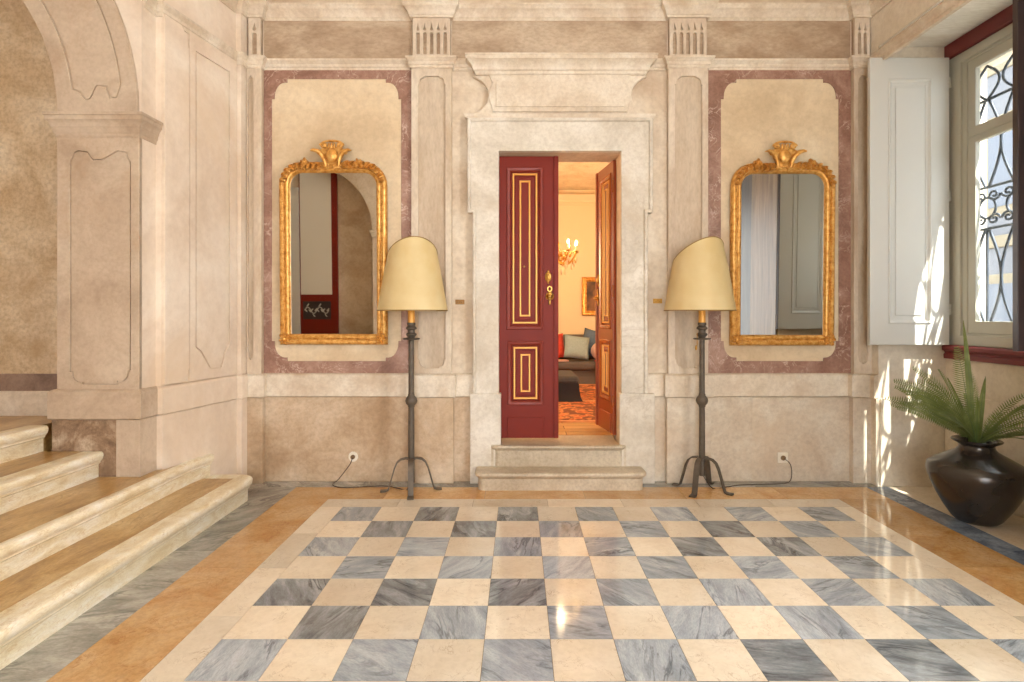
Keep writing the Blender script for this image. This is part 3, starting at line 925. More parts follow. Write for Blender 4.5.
# folded white shutters and the dark leaf across the near half
def shutter_mesh(w, h, mat_a):
    """local: x 0..w, y thickness 0..0.035 (front at y=0), z 0..h"""
    SM = lambda u, v, d: (u, -d, v)
    parts = []
    b = MB()
    i = 0.165; j = 0.19
    b.prism([[(0, 0), (w, 0), (w, h), (0, h)], [(i, j), (w - i, j), (w - i, h - j), (i, h - j)]], SM, -0.035, 0.0)
    parts.append(('leaf_board', b, mat_a, 0.003))
    b = MB()
    b.sweep([(i, j), (w - i, j), (w - i, h - j), (i, h - j)], [(-0.012, -0.01), (-0.012, 0.008), (-0.004, 0.012), (0.006, 0.006), (0.012, -0.006), (0.024, -0.010), (0.024, -0.02)][::-1] if False else
            [(0.012, -0.01), (0.012, 0.006), (0.004, 0.010), (-0.006, 0.004), (-0.014, -0.006), (-0.028, -0.010), (-0.028, -0.02)], SM, closed=True)
    parts.append(('panel_moulding', b, mat_a, 0.0))
    b = MB()
    b.prism([[(i - 0.005, j - 0.005), (w - i + 0.005, j - 0.005), (w - i + 0.005, h - j + 0.005), (i - 0.005, h - j + 0.005)]], SM, -0.03, -0.014)
    b.prism([[(i + 0.055, j + 0.055), (w - i - 0.055, j + 0.055), (w - i - 0.055, h - j - 0.055), (i + 0.055, h - j - 0.055)]], SM, -0.03, -0.006)
    parts.append(('panel', b, mat_a, 0.005))
    return parts
def shutter(name, loc, rz, w, h, mat, label):
    r = empty(name, loc, label, 'shutter', rot=(0, 0, rz))
    for (n, b, m_, bv) in shutter_mesh(w, h, mat):
        b.build(n, m_, r, bevel=bv, smooth=30 if not bv else None)
    return r
sY = 4.765
sx0 = (870 - CX) * sY / F; sx1 = (949.5 - CX) * sY / F
sz0 = H + (HY - 345) * sY / F; sz1 = H + (HY - 57.5) * sY / F
s = shutter('window_shutter', (sx0, sY, sz0), 0.0, sx1 - sx0, sz1 - sz0, M['white'], 'white panelled shutter folded back beside the plant, lit by sun streaks')
for z in (0.25, 1.2, 2.15):
    b = MB(); b.box(sx1 - sx0 - 0.002, sx1 - sx0 + 0.02, 0.004, 0.03, z, z + 0.09)
    b.build('hinge', M['wframe'], s, bevel=0.003)
s = shutter('window_shutter', (3.63, 3.32, 1.235), math.radians(171.9), 0.680, 2.42, M['white'], 'dark backed shutter cut by the right edge of the photo, white face mirrored')
b = MB(); b.box(0, 0.682, 0.0352, 0.046, 0.0, 2.42); b.box(0.680, 0.684, 0.003, 0.046, 0.0, 2.42)
b.build('dark_back', M['darkwood'], s, bevel=0.003)

# iron grille outside
gr = empty('window_grille', (3.86, 4.02, 1.2), 'black wrought iron grille of curved bars and scrolls outside the window', 'window grille')
def GP(y, z): return (3.86, y, z)
def gpart(b, n): return b.build(n, M['ironblk'], gr, off=gr.location, smooth=40)
for z in (1.26, 1.36, 2.16, 2.50, 3.22):
    b = MB(); b.tube([GP(RY0, z), GP(RY1, z)], 0.0115, 6)
    gpart(b, 'rail')
pitch = 0.273
for i in range(6):
    yc = RY0 + 0.137 + pitch * i
    for s in (-1, 1):
        for (z0, z1) in ((1.36, 2.16), (2.50, 3.22)):
            b = MB()
            b.tube([GP(yc + s * (pitch * 0.5 * (0.12 + 0.88 * math.sin(PI * t / 12))), z0 + (z1 - z0) * t / 12) for t in range(13)], 0.0115, 6)
            gpart(b, 'curved_bar')
        b = MB()
        b.tube([GP(yc + s * 0.12 * math.sin(PI * t / 10), 3.22 + 0.28 * t / 10) for t in range(11)], 0.0105, 6)
        gpart(b, 'curved_bar')
    b = MB(); b.tube([GP(yc, 1.26), GP(yc, 2.16)], 0.0105, 6)
    gpart(b, 'bar')
    b = MB()
    b.tube([GP(yc + 0.085 * math.cos(2 * PI * t / 20), 2.33 + 0.085 * math.sin(2 * PI * t / 20)) for t in range(20)], 0.0105, 6, closed=True)
    gpart(b, 'ring')
    for s in (-1, 1):
        for (zc, sg) in ((2.23, 1), (2.43, -1), (1.31, 1)):
            pts = []
            for t in range(22):
                a = t * 0.42
                rr = 0.062 * (1 - t / 26)
                pts.append(GP(yc + s * (0.068 + rr * math.cos(a)), zc + sg * rr * math.sin(a) * 0.75))
            b = MB(); b.tube(pts, 0.010, 6)
            gpart(b, 'scroll')

# outside: street and house front
b = MB(); b.box(3.97, 16.0, -6, 16, -0.5, -0.3)
b.build('ground', M['street'], kind='structure')
hs = empty('house_front', (10.0, 8.0, -0.3), 'pale sunlit house front across the street seen through the window grille', 'building')
b = MB(); b.box(10.0, 10.6, -2, 20, -0.3, 9.5)
b.build('facade_wall', M['facade'], hs, off=hs.location)
for i in range(7):
    y = 1.2 + 2.6 * i
    for z in (0.3, 3.6, 6.6):
        b = MB()
        b.box(9.96, 10.01, y - 0.75, y + 0.75, z - 0.1, z + 2.0)
        f = b.build('window_surround', M['yellow'], hs, off=hs.location, bevel=0.02)
        b = MB(); b.box(9.95, 9.97, y - 0.5, y + 0.5, z + 0.1, z + 1.8)
        b.build('pane', M['bluep'], f, off=hs.location)
b = MB(); b.box(9.93, 10.02, -2, 20, 2.85, 3.1)
b.build('string_course', M['yellow'], hs, off=hs.location, bevel=0.02)

# ================================================================== DOORS
def leaf(name, loc, rz, sgn, label, paint='door', mould='doorlt'):
    """local x from the hinge, front face at y=0, z from the sill"""
    r = empty(name, loc, label, 'door', kind='structure', rot=(0, 0, rz))
    W, HH = 0.524, 2.492
    k = 1 / 113.07
    def X(px): return sgn * (px - 499) * k
    def Z(py): return (438 - py) * k
    LM = lambda u, v, d: (u, -d, v)
    def rect(a, b_, c, d_):
        x0, x1 = sorted((X(a), X(c))); z0, z1 = sorted((Z(b_), Z(d_)))
        return [(x0, z0), (x1, z0), (x1, z1), (x0, z1)]
    def add(b, n, m, par=r, **kw): return b.build(n, m, par, **kw)
    up, dn = (508, 169, 541.5, 328), (509, 342.5, 541.5, 403.5)
    b = MB()
    x0, x1 = sorted((0, sgn * W))
    b.prism([[(x0, 0), (x1, 0), (x1, HH), (x0, HH)], rect(*up), rect(*dn)], LM, -0.05, 0.0)
    add(b, 'leaf_board', M[paint], bevel=0.003)
    for (a, t, c, bt) in (up, dn):
        b = MB()
        b.prism([rect(a - .5, t - .5, c + .5, bt + .5)], LM, -0.045, -0.015)
        b.prism([rect(a + 8, t + 8, c - 8, bt - 8)], LM, -0.03, -0.006)
        p = add(b, 'panel', M[paint], bevel=0.006)
        rc = rect(a, t, c, bt)
        b = MB(); b.sweep(rc, [(0.014, -0.005), (0.014, 0.008), (0.006, 0.014), (-0.008, 0.010), (-0.020, 0.0), (-0.028, -0.016), (-0.02, -0.02)], LM, closed=True)
        b.build('panel_moulding', M[mould], p, smooth=35)
        for off, nm in ((4.3, 'outer_gilt_line'), (11.2, 'inner_gilt_line')):
            rc = rect(a + off, t + off * 1.02, c - off, bt - off * 1.02)
            b = MB(); b.sweep(rc, [(0.0, -0.02), (0.0, 0.001 if off < 8 else 0.0), (-0.004, 0.005), (-0.013, 0.005), (-0.017, 0.0), (-0.017, -0.02)], LM, closed=True)
            b.build(nm, M['gilt'], p, smooth=40)
    b = MB(); b.prism([rect(507, 417.5, 543.5, 437)], LM, -0.01, 0.008)
    add(b, 'kick_board', M[paint], bevel=0.004)
    # meeting stile bead
    b = MB(); xs = sorted((X(553.5), sgn * W)); b.prism([[(xs[0], 0.0), (xs[1], 0.0), (xs[1], HH), (xs[0], HH)]], LM, -0.01, 0.012)
    add(b, 'meeting_bead', M[paint], bevel=0.005)
    # door knocker and lock plate
    kx, kz = X(548), Z(277)
    b = MB(); b.ell((kx, -0.006, kz), (0.030, 0.012, 0.045), 14, 8)
    b.ell((kx, -0.018, kz), (0.014, 0.012, 0.028), 10, 6)
    b.ell((kx, -0.006, kz + 0.045), (0.010, 0.01, 0.018), 10, 6); b.ell((kx, -0.006, kz - 0.045), (0.010, 0.01, 0.018), 10, 6)
    add(b, 'escutcheon', M['brass'], smooth=50)
    hx, hz = X(549.5), Z(296)
    b = MB(); b.ell((hx, -0.005, hz), (0.026, 0.010, 0.042), 12, 6)
    b.tube([(hx + 0.018 * math.cos(2 * PI * t / 14), -0.010, hz + 0.062 + 0.022 * math.sin(2 * PI * t / 14)) for t in range(14)], 0.006, 6, closed=True)
    b.ell((hx, -0.006, hz - 0.055), (0.012, 0.01, 0.026), 10, 6)
    for s in (-1, 1):
        b.tube([(hx + s * (0.018 + 0.014 * math.sin(t * 0.7)), -0.012, hz - 0.03 + t * 0.012) for t in range(6)], 0.006, 6)
    pl = add(b, 'lock_plate', M['brass'], smooth=50)
    b = MB(); b.ell((hx, -0.030, hz - 0.004), (0.020, 0.020, 0.020), 12, 8); b.tube([(hx, 0, hz - 0.004), (hx, -0.025, hz - 0.004)], 0.008, 8)
    b.build('knob', M['brass'], pl, smooth=60)
    b = MB(); b.ell((X(524), 0.004, Z(266.5)), (0.010, 0.014, 0.010), 10, 6)
    add(b, 'peephole', M['brass'], smooth=60)
    # hinges
    for z in (0.25, 1.25, 2.2):
        b = MB(); b.tube([(0.0, -0.004, z), (0.0, -0.004, z + 0.11)], 0.009, 8)
        add(b, 'hinge', M[mould], smooth=40)
    return r
leaf('door_1', (DX0 - 0.001, 5.05, 0.362), 0.0, 1, 'closed dark red door leaf with gilt lined panels')
leaf('door_2', (DX1 - 0.028, 5.17, 0.362), math.radians(-81), -1, 'dark red door leaf swung open into the lit room', 'doorlit', 'doorlitmould')

# door steps
ds = empty('door_step', (0.36, 4.9, 0.0), 'pair of worn stone steps up to the red double door', 'door step')
def dstep(x0, x1, yf, z0, z1, lip, back):
    b = MB()
    r = 0.05
    path = [(x0, back), (x0, yf + r)] + [(x0 + r - r * math.cos(PI / 2 * i / 5), yf + r - r * math.sin(PI / 2 * i / 5)) for i in range(1, 5)] + [(x0 + r, yf), (x1 - r, yf)] + \
           [(x1 - r + r * math.sin(PI / 2 * i / 5), yf + r - r * math.cos(PI / 2 * i / 5)) for i in range(1, 5)] + [(x1, yf + r), (x1, back)]
    prof = [(-0.02, z0), (0.0, z0), (0.0, z1 - lip - 0.012), (0.012, z1 - lip), (0.026, z1 - lip * 0.75), (0.030, z1 - lip * 0.5), (0.026, z1 - lip * 0.2), (0.014, z1 - 0.002), (0.0, z1), (-0.02, z1)]
    b.sweep(path, prof, ident)
    b.prism([[(p[0], p[1]) for p in path]], ident, z1 - 0.02, z1 - 0.0006)
    return b.build('step', M['step'], ds, off=ds.location, smooth=40)
dstep(-0.335, 1.035, 4.715, 0.0, 0.152, 0.045, 4.898)
dstep(-0.215, 0.905, 4.892, 0.152, 0.335, 0.035, 4.905)
b = MB(); b.box(DX0 + 0.021, DX1 - 0.021, 4.90, 5.288, 0.15, 0.335)
b.build('threshold', M['step'], ds, off=ds.location)

# ================================================================== SALON BEHIND THE DOOR
SF = 0.335
def struct(b, name, mat, **kw): return b.build(name, mat, kind='structure', **kw)
b = MB(); b.box(-2.6, 3.4, 5.288, 10.3, 0.2, SF); struct(b, 'floor_salon', M['parquet'])
b = MB(); b.box(-2.6, 3.4, 10.1, 10.3, SF, 3.9); struct(b, 'wall_salon_back', M['salonwall'])
b = MB(); b.box(-2.8, -2.6, 5.20, 10.3, 0.2, 3.9); struct(b, 'wall_salon_left', M['salonwall'])
b = MB(); b.box(3.4, 3.6, 5.288, 10.3, 0.2, 3.9); struct(b, 'wall_salon_right', M['salonwall'])
b = MB(); b.box(-2.6, 3.4, 5.290, 10.3, 3.66, 3.9); struct(b, 'ceiling_salon', M['salonceil'])
b = MB(); b.sweep([(-2.6, 10.1), (3.4, 10.1)], [(0.0, 3.38), (0.02, 3.38), (0.03, 3.42), (0.05, 3.44), (0.05, 3.47), (0.10, 3.52), (0.12, 3.56), (0.0, 3.56)], ident)
trim(b, M['salonwall'], smooth=30)
b = MB(); b.box(-2.6, 3.4, 10.08, 10.1, SF, 0.47)
b.build('baseboard_salon', M['salonwall'], kind='structure', bevel=0.004)

# rug
rg = empty('rug', (0.6, 7.7, SF), 'orange red patterned rug on the parquet beyond the door', 'rug')
b = MB(); b.box(-1.0, 2.2, 5.93, 9.14, SF, SF + 0.010); b.build('border', M['rugborder'], rg, off=rg.location)
b = MB(); b.box(-0.8, 2.0, 6.00, 7.30, SF, SF + 0.013); b.box(-0.8, 2.0, 7.42, 9.04, SF, SF + 0.013); b.build('field', M['rug'], rg, off=rg.location)

def cushion_mesh(b, w, h, t, M_=None, c=(0, 0, 0)):
    n = 10
    vs, fs = [], []
    c = Vector(c)
    for side in (1, -1):
        for i in range(n + 1):
            for j in range(n + 1):
                u, v = -1 + 2 * i / n, -1 + 2 * j / n
                e = max(0.0, (1 - u ** 4) * (1 - v ** 4)) ** 0.5
                pin = 1 - 0.06 * (1 - abs(u) ** 2) * abs(v) ** 3
                pin2 = 1 - 0.06 * (1 - abs(v) ** 2) * abs(u) ** 3
                p = Vector((u * w / 2 * pin2, side * t / 2 * e, v * h / 2 * pin))
                if M_ is not None: p = M_ @ p
                vs.append(c + p)
    k = (n + 1) ** 2
    for s in (0, 1):
        for i in range(n):
            for j in range(n):
                a = s * k + i * (n + 1) + j
                fs.append((a, a + 1, a + n + 2, a + n + 1) if s == 0 else (a, a + n + 1, a + n + 2, a + 1))
    b.add(vs, fs)
    return b

def weld(o):
    md = o.modifiers.new('weld', 'WELD'); md.merge_threshold = 0.0008
    return o

# sofa
so = empty('sofa', (0.55, 9.55, SF), 'grey fabric sofa against the far wall of the lit room', 'sofa')
def spart(b, n, m, **kw): return b.build(n, m, so, **kw)
b = MB(); b.rbox((0, 0.05, 0.14), (1.12, 0.40, 0.10)); spart(b, 'base', M['sofa'], bevel=0.03, seg=3)
b = MB(); b.rbox((0, 0.40, 0.45), (1.12, 0.10, 0.31)); spart(b, 'backrest', M['sofa'], bevel=0.06, seg=4)
for s in (-1, 1):
    b = MB(); b.rbox((s * 1.24, 0.02, 0.30), (0.12, 0.44, 0.27)); spart(b, 'arm', M['sofa'], bevel=0.08, seg=4)
    b = MB(); b.rbox((s * 0.555, -0.06, 0.30), (0.55, 0.36, 0.065)); spart(b, 'seat_cushion', M['sofa'], bevel=0.045, seg=4)
    b = MB(); b.rbox((s * 0.555, 0.255, 0.58), (0.54, 0.085, 0.20), Matrix.Rotation(math.radians(-8), 3, 'X')); spart(b, 'back_cushion', M['sofa'], bevel=0.06, seg=4)
b = MB(); b.sweep([(-1.12, 0.3), (-1.12, -0.36), (1.12, -0.36), (1.12, 0.3)], [(0.0, 0.0), (0.018, 0.0), (0.006, 0.12), (0.0, 0.12)], ident); spart(b, 'skirt', M['sofa'])

def cushion(name, loc, w, h, t, rot, mat, label):
    o = MB(); cushion_mesh(o, w, h, t)
    ob = o.build(name, mat, smooth=70)
    weld(ob)
    ob.location = loc; ob.rotation_euler = rot
    tag(ob, label, 'cushion')
    return ob
zs = SF + 0.365
cushion('cushion', (0.945, 9.26, zs + 0.225), 0.42, 0.40, 0.14, (math.radians(-22), math.radians(8), 0.12), M['blue1'], 'pale blue cushion on the grey sofa, in front of the denim one')
cushion('cushion', (1.275, 9.50, zs + 0.272), 0.46, 0.46, 0.14, (math.radians(-18), math.radians(14), -0.12), M['blue2'], 'denim blue cushion tilted on the grey sofa')
cushion('cushion', (0.55, 9.36, zs + 0.235), 0.42, 0.42, 0.14, (math.radians(-20), math.radians(-5), 0.1), M['redfab'], 'red cushion on the grey sofa beside the door edge')
o = MB(); o.ell((0, 0, 0), (0.16, 0.10, 0.15), 18, 12)
ob = o.build('cushion', M['pinkfab'], smooth=80); ob.location = (1.33, 9.24, zs + 0.168)
tag(ob, 'small round blush cushion at the right end of the grey sofa', 'cushion')
# coral scarf over the seat edge
b = MB()
vs, fs = [], []
nx, nz = 8, 10
for j in range(nz + 1):
    for i in range(nx + 1):
        u = i / nx - 0.5; t = j / nz
        w = 0.19 * (1 - 0.55 * max(0, t - 0.35) / 0.65)
        if t < 0.35:
            y = 9.20 - 0.10 * t / 0.35 ; z = zs + 0.022
        else:
            y = 9.10; z = zs + 0.022 - 0.30 * (t - 0.35) / 0.65 * (0.8 + 0.2 * math.cos(u * 9))
        vs.append((1.315 + u * w + 0.01 * math.sin(t * 7), y - 0.012 * math.sin(u * 16) - 0.014, z + (0.006 * math.sin(u * 16) if t < 0.35 else 0)))
for j in range(nz):
    for i in range(nx):
        a = j * (nx + 1) + i
        fs.append((a, a + 1, a + nx + 2, a + nx + 1))
b.add(vs, fs)
ob = b.build('scarf', M['coral'], smooth=70, solid=False)
md = ob.modifiers.new('thick', 'SOLIDIFY'); md.thickness = 0.008; md.offset = 1
tag(ob, 'coral red scarf hanging over the front of the grey sofa', 'scarf')
b = MB(); b.rbox((0, 0, 0.012), (0.13, 0.09, 0.012))
ob = b.build('magazine', M['paper'], bevel=0.003); ob.location = (0.66, 9.22, zs + 0.004); ob.rotation_euler = (0, 0, 0.3)
tag(ob, 'pale pink magazine lying on the grey sofa seat', 'magazine')

# ottoman
ot = empty('ottoman', (0.27, 7.72, SF + 0.013), 'dark ottoman with a flared skirt on the rug', 'ottoman')
b = MB(); b.rbox((0, 0, 0.155), (0.50, 0.42, 0.09)); b.build('body', M['ottoman'], ot, bevel=0.02)
b = MB(); b.rbox((0, 0, 0.262), (0.51, 0.43, 0.055)); b.build('seat', M['ottotop'], ot, bevel=0.055, seg=5, smooth=50)
b = MB(); b.sweep([(-0.49, -0.41), (0.49, -0.41), (0.49, 0.41), (-0.49, 0.41)], [(0.0, 0.22), (0.014, 0.22), (0.018, 0.14), (0.035, 0.05), (0.06, 0.0), (0.05, 0.0), (0.0, 0.05)], ident, closed=True)
b.build('skirt', M['ottoman'], ot, smooth=30)

# painting
pa = empty('framed_painting', (1.36, 10.085, 1.78), 'small dark painting in a gilt frame on the salon wall', 'painting')
PM = lambda u, v, d: (u, -d, v)
b = MB(); b.sweep([(-0.24, -0.34), (0.24, -0.34), (0.24, 0.34), (-0.24, 0.34)], [(0.0, -0.01), (0.0, 0.02), (-0.02, 0.04), (-0.045, 0.03), (-0.06, 0.035), (-0.085, 0.02), (-0.085, -0.01)], PM, closed=True)
b.build('frame', M['gold'], pa, smooth=40)
b = MB(); b.prism([[(-0.16, -0.26), (0.16, -0.26), (0.16, 0.26), (-0.16, 0.26)]], PM, -0.005, 0.008)
cv = b.build('canvas', M['canvas'], pa)
# dim oval shape of a sitter
b = MB()
b.prism([[(0.05 * math.cos(2 * PI * t / 16), 0.06 + 0.065 * math.sin(2 * PI * t / 16)) for t in range(16)]], PM, 0.0, 0.0095)
b.prism([[(-0.12, -0.24), (0.12, -0.24), (0.10, -0.06), (0.04, 0.0), (-0.04, 0.0), (-0.10, -0.06)]], PM, 0.0, 0.009)
b.build('sitter', simple('faded_pigment', (124, 88, 58), 0.5, noise=0.25, nscale=12), cv)

# chandelier
CHX, CHY, CHZ = 0.49, 7.5, 2.22
ch = empty('chandelier', (CHX, CHY, CHZ), 'lit gilt chandelier with crystal drops half hidden by the closed leaf', 'chandelier')
b = MB(); b.tube([(0, 0, 0.30), (0, 0, 3.66 - CHZ)], 0.010, 8); b.lathe([(0.07, 3.62 - CHZ), (0.07, 3.64 - CHZ), (0.03, 3.66 - CHZ)], seg=16)
b.build('rod', M['brass'], ch, smooth=40)
b = MB(); b.lathe([(0.012, -0.16), (0.03, -0.14), (0.018, -0.10), (0.045, -0.04), (0.05, 0.0), (0.02, 0.05), (0.03, 0.10), (0.055, 0.16), (0.02, 0.22), (0.012, 0.32)], seg=18)
b.build('stem', M['brass'], ch, smooth=60)
NA = 10
for i in range(NA):
    a = 2 * PI * (i + 0.35) / NA
    ca, sa = math.cos(a), math.sin(a)
    pts = []
    for t in range(13):
        u = t / 12
        r = 0.03 + 0.25 * u
        pts.append((ca * r, sa * r, -0.03 - 0.10 * math.sin(PI * u * 0.9) + 0.10 * u * u))
    b = MB(); b.tube(pts, 0.008, 6)
    q = pts[-1]
    b.lathe([(0.008, 0.0), (0.04, 0.015), (0.036, 0.022), (0.012, 0.022)], (q[0], q[1], q[2]), 12)
    am_ = b.build('arm', M['brass'], ch, smooth=50)
    b = MB(); b.lathe([(0.011, 0.02), (0.011, 0.10)], q, 8); b.build('candle', M['candle'], am_, smooth=40)
    b = MB(); b.ell((q[0], q[1], q[2] + 0.125), (0.016, 0.016, 0.032), 8, 6); b.build('bulb', M['bulb'], am_, smooth=80)
    for (rr, zz) in ((0.28, -0.02), (0.22, -0.11), (0.25, -0.07), (0.13, -0.18), (0.17, 0.06)):
        b = MB()
        b.ell((ca * rr, sa * rr, zz - 0.03), (0.016, 0.016, 0.034), 6, 5)
        b.tube([(ca * rr, sa * rr, zz), (ca * rr, sa * rr, zz + 0.03)], 0.002, 4)
        b.build('crystal', M['crystal'], am_, smooth=30)
    b = MB()
    b.tube([(ca * 0.02, sa * 0.02, 0.14), (ca * 0.10, sa * 0.10, 0.04), (ca * 0.24, sa * 0.24, 0.05)], 0.005, 5)
    b.build('scroll', M['gold'], am_, smooth=60)
    for t in range(4):
        r = 0.09 + 0.055 * t
        b = MB(); b.ell((ca * r - sa * 0.02, sa * r + ca * 0.02, 0.02 - 0.05 * (t % 2) - 0.04 * (t == 3)), (0.026, 0.012, 0.03), 8, 5, Matrix.Rotation(a + t, 3, 'Z'))
        b.build('leaf', M['gold'], am_, smooth=60)

# ================================================================== GILT MIRRORS
def rounded_outline(w, h, r, ins=0.0, n=8):
    x = w / 2 - ins; z0 = ins; z1 = h - ins; r = max(r - ins, 0.02)
    return [(-x, z0), (-x, z1 - r)] + [(-x + r - r * math.cos(PI / 2 * i / n), z1 - r + r * math.sin(PI / 2 * i / n)) for i in range(1, n)] + [(-x + r, z1)] + \
           [(x - r, z1)] + [(x - r + r * math.sin(PI / 2 * i / n), z1 - r + r * math.cos(PI / 2 * i / n)) for i in range(1, n)] + [(x, z1 - r), (x, z0)]

def gleaf(b, x, z, ang, L, w, y=-0.05, lift=0.025):
    """a curled acanthus leaf lying on the frame"""
    n = 7
    vs, fs = [], []
    ca, sa = math.cos(ang), math.sin(ang)
    for i in range(n + 1):
        t = i / n
        ww = w * math.sin(PI * min(1, t * 0.92 + 0.06)) ** 0.8
        yy = y - lift * math.sin(PI * t) - 0.010 * t
        for s, dy in ((-1, 0.010), (-0.5, -0.004), (0, 0.004), (0.5, -0.004), (1, 0.010)):
            px, pz = t * L, s * ww + 0.12 * L * t * t
            vs.append((x + px * ca - pz * sa, yy + dy, z + px * sa + pz * ca))
        for s in (1, -1):
            px, pz = t * L, s * ww * 0.8 + 0.12 * L * t * t
            vs.append((x + px * ca - pz * sa, y + 0.02, z + px * sa + pz * ca))
    k = 7
    for i in range(n):
        for q in range(k):
            r = (q + 1) % k
            fs.append((i * k + q, i * k + r, (i + 1) * k + r, (i + 1) * k + q))
    fs.append(tuple(range(k))); fs.append(tuple(n * k + q for q in reversed(range(k))))
    b.add(vs, fs)

def make_mirror(loc, rot, label, W=0.93):
    h = 1.575
    r = empty('gilt_mirror', loc, label, 'mirror', 'tall gilt mirrors beside the door', rot=rot)
    MM = lambda u, v, d: (u, -d, v)
    out = rounded_outline(W, h, 0.20)
    b = MB()
    # travel: up the left side, over, down the right: right-hand side is inward
    prof = [(0.0, 0.0), (0.0, 0.022), (0.006, 0.034), (0.018, 0.044), (0.030, 0.046), (0.042, 0.038), (0.046, 0.030), (0.052, 0.030), (0.060, 0.040), (0.072, 0.042), (0.082, 0.034), (0.088, 0.022), (0.092, 0.016), (0.092, 0.0)]
    b.sweep(out, prof, MM, closed=True)
    b.build('frame', M['gold'], r, smooth=50)
    gl = rounded_outline(W, h, 0.20, 0.085)
    b = MB(); b.prism([gl], MM, 0.002, 0.010)
    b.build('mirror_glass', M['mirror'], r)
    # inner bead course
    b = MB()
    pts = rounded_outline(W, h, 0.20, 0.036, 10)
    pts = pts + [pts[0]]
    acc = 0.0
    step = 0.021
    for i in range(len(pts) - 1):
        a, c = Vector(pts[i]), Vector(pts[i + 1])
        L = (c - a).length
        while acc < L:
            p = a + (c - a) * (acc / L)
            b.ell((p.x, -0.042, p.y), (0.009, 0.008, 0.009), 6, 4)
            acc += step
        acc -= L
    b.build('beading', M['gold'], r, smooth=80)
    # crest: vase-shaped cartouche with out-curled wings, two volutes and a small crown on top
    b = MB()
    zc = h - 0.03
    half = [(0.050, -0.02), (0.044, 0.0), (0.050, 0.03), (0.066, 0.065), (0.080, 0.10), (0.090, 0.122), (0.070, 0.135), (0.066, 0.15)]
    b.prism([[(x_, zc + z_) for x_, z_ in half] + [(-x_, zc + z_) for x_, z_ in reversed(half)]], MM, 0.0, 0.042)
    b.ell((0, -0.042, zc + 0.072), (0.046, 0.036, 0.062), 16, 10)
    for s in (-1, 1):
        b.tube([(s * x_, -0.044 - 0.008 * q, zc + z_) for q, (x_, z_) in enumerate(((0.046, -0.02), (0.052, 0.03), (0.070, 0.075), (0.095, 0.105), (0.125, 0.112), (0.142, 0.106)))], [0.012, 0.014, 0.017, 0.018, 0.014, 0.007], 8)
        b.tube([(s * x_, -0.040, zc + z_) for x_, z_ in ((0.090, 0.085), (0.112, 0.122), (0.138, 0.116))], [0.010, 0.012, 0.005], 7)
        b.tube([(s * (0.060 + 0.024 * (1 - t / 22) * math.cos(t * 0.6)), -0.048, zc + 0.158 + 0.024 * (1 - t / 22) * math.sin(t * 0.6)) for t in range(18)], 0.0085, 7)
        b.tube([(s * x_, -0.050, zc + z_) for x_, z_ in ((0.020, -0.035), (0.045, -0.028), (0.070, -0.035))], [0.014, 0.012, 0.006], 7)
    for k in (-1, 0, 1):
        b.ell((k * 0.020, -0.048, zc + 0.155), (0.009, 0.012, 0.026), 8, 6)
    b.tube([(0.070 * math.cos(PI * t / 12), -0.044, zc + 0.178 + 0.020 * math.sin(PI * t / 12)) for t in range(13)], [0.006 + 0.004 * math.sin(PI * t / 12) for t in range(13)], 7)
    b.ell((0, -0.044, zc + 0.195), (0.026, 0.016, 0.012), 10, 6)
    b.build('crest', M['gold'], r, smooth=55).scale = (1.2, 1.0, 1.004)
    ol = rounded_outline(W, h, 0.20, 0.040, 10)
    top = [p for p in ol if p[1] > h - 0.26]
    for s in (-1, 1):
        b = MB()
        line = sorted([Vector((s * abs(p[0]), p[1])) for p in top if p[0] * s > 0], key=lambda p: abs(p.x) - p.y)
        line = [Vector((s * 0.06, h - 0.040))] + line
        # walk along the frame from the crest outwards, leaves lying along it
        seglen = [(line[i + 1] - line[i]).length for i in range(len(line) - 1)]
        tot = min(sum(seglen), 0.43)
        nl = 9
        for i in range(nl):
            d = tot * (i + 0.3) / nl
            k = 0
            while k < len(seglen) - 1 and d > seglen[k]:
                d -= seglen[k]; k += 1
            dr = (line[k + 1] - line[k]).normalized()
            p = line[k] + dr * d
            a0 = math.atan2(dr.y, dr.x)
            LL = 0.082 - 0.0045 * i
            gleaf(b, p.x, p.y, a0 + s * 0.45, LL, 0.016, y=-0.044)
            gleaf(b, p.x, p.y, a0 - s * 0.45, LL * 0.9, 0.016, y=-0.046)
            gleaf(b, p.x, p.y, a0 + s * 0.05, LL * 0.8, 0.012, y=-0.052)
            b.ell((p.x, -0.058, p.y), (0.011, 0.012, 0.011), 8, 6)
        # the upright sprig on each shoulder
        for da, LL in ((100, 0.075), (70, 0.062), (128, 0.058)):
            gleaf(b, s * 0.235, h - 0.045, math.radians(da if s > 0 else 180 - da), LL, 0.016, y=-0.048)
        b.build('leaf_spray', M['gold'], r, smooth=55)
        b = MB()
        cx, cz = s * (W / 2 - 0.048), 0.048
        for k in range(5):
            gleaf(b, cx, cz, math.radians(90 + s * 45 + (k - 2) * 40), 0.056, 0.018, y=-0.042, lift=0.022)
        for k in range(4):
            gleaf(b, cx, cz, math.radians(k * 90 + 10), 0.05, 0.016, y=-0.040, lift=0.03)
        b.ell((cx, -0.06, cz), (0.020, 0.016, 0.020), 10, 6)
        b.build('corner_ornament', M['gold'], r, smooth=55)
    return r
MTILT = math.radians(1.0)
mz = H - 29.5 * 4.95 / F
make_mirror((-1.600, D - 0.020, mz), (MTILT, 0, 0), 'gilt framed mirror to the left of the door, reflecting a dark red door')
make_mirror((2.283, D - 0.020, mz - 0.008), (MTILT, 0, 0), 'gilt framed mirror to the right of the door, reflecting a white shutter', W=0.90)

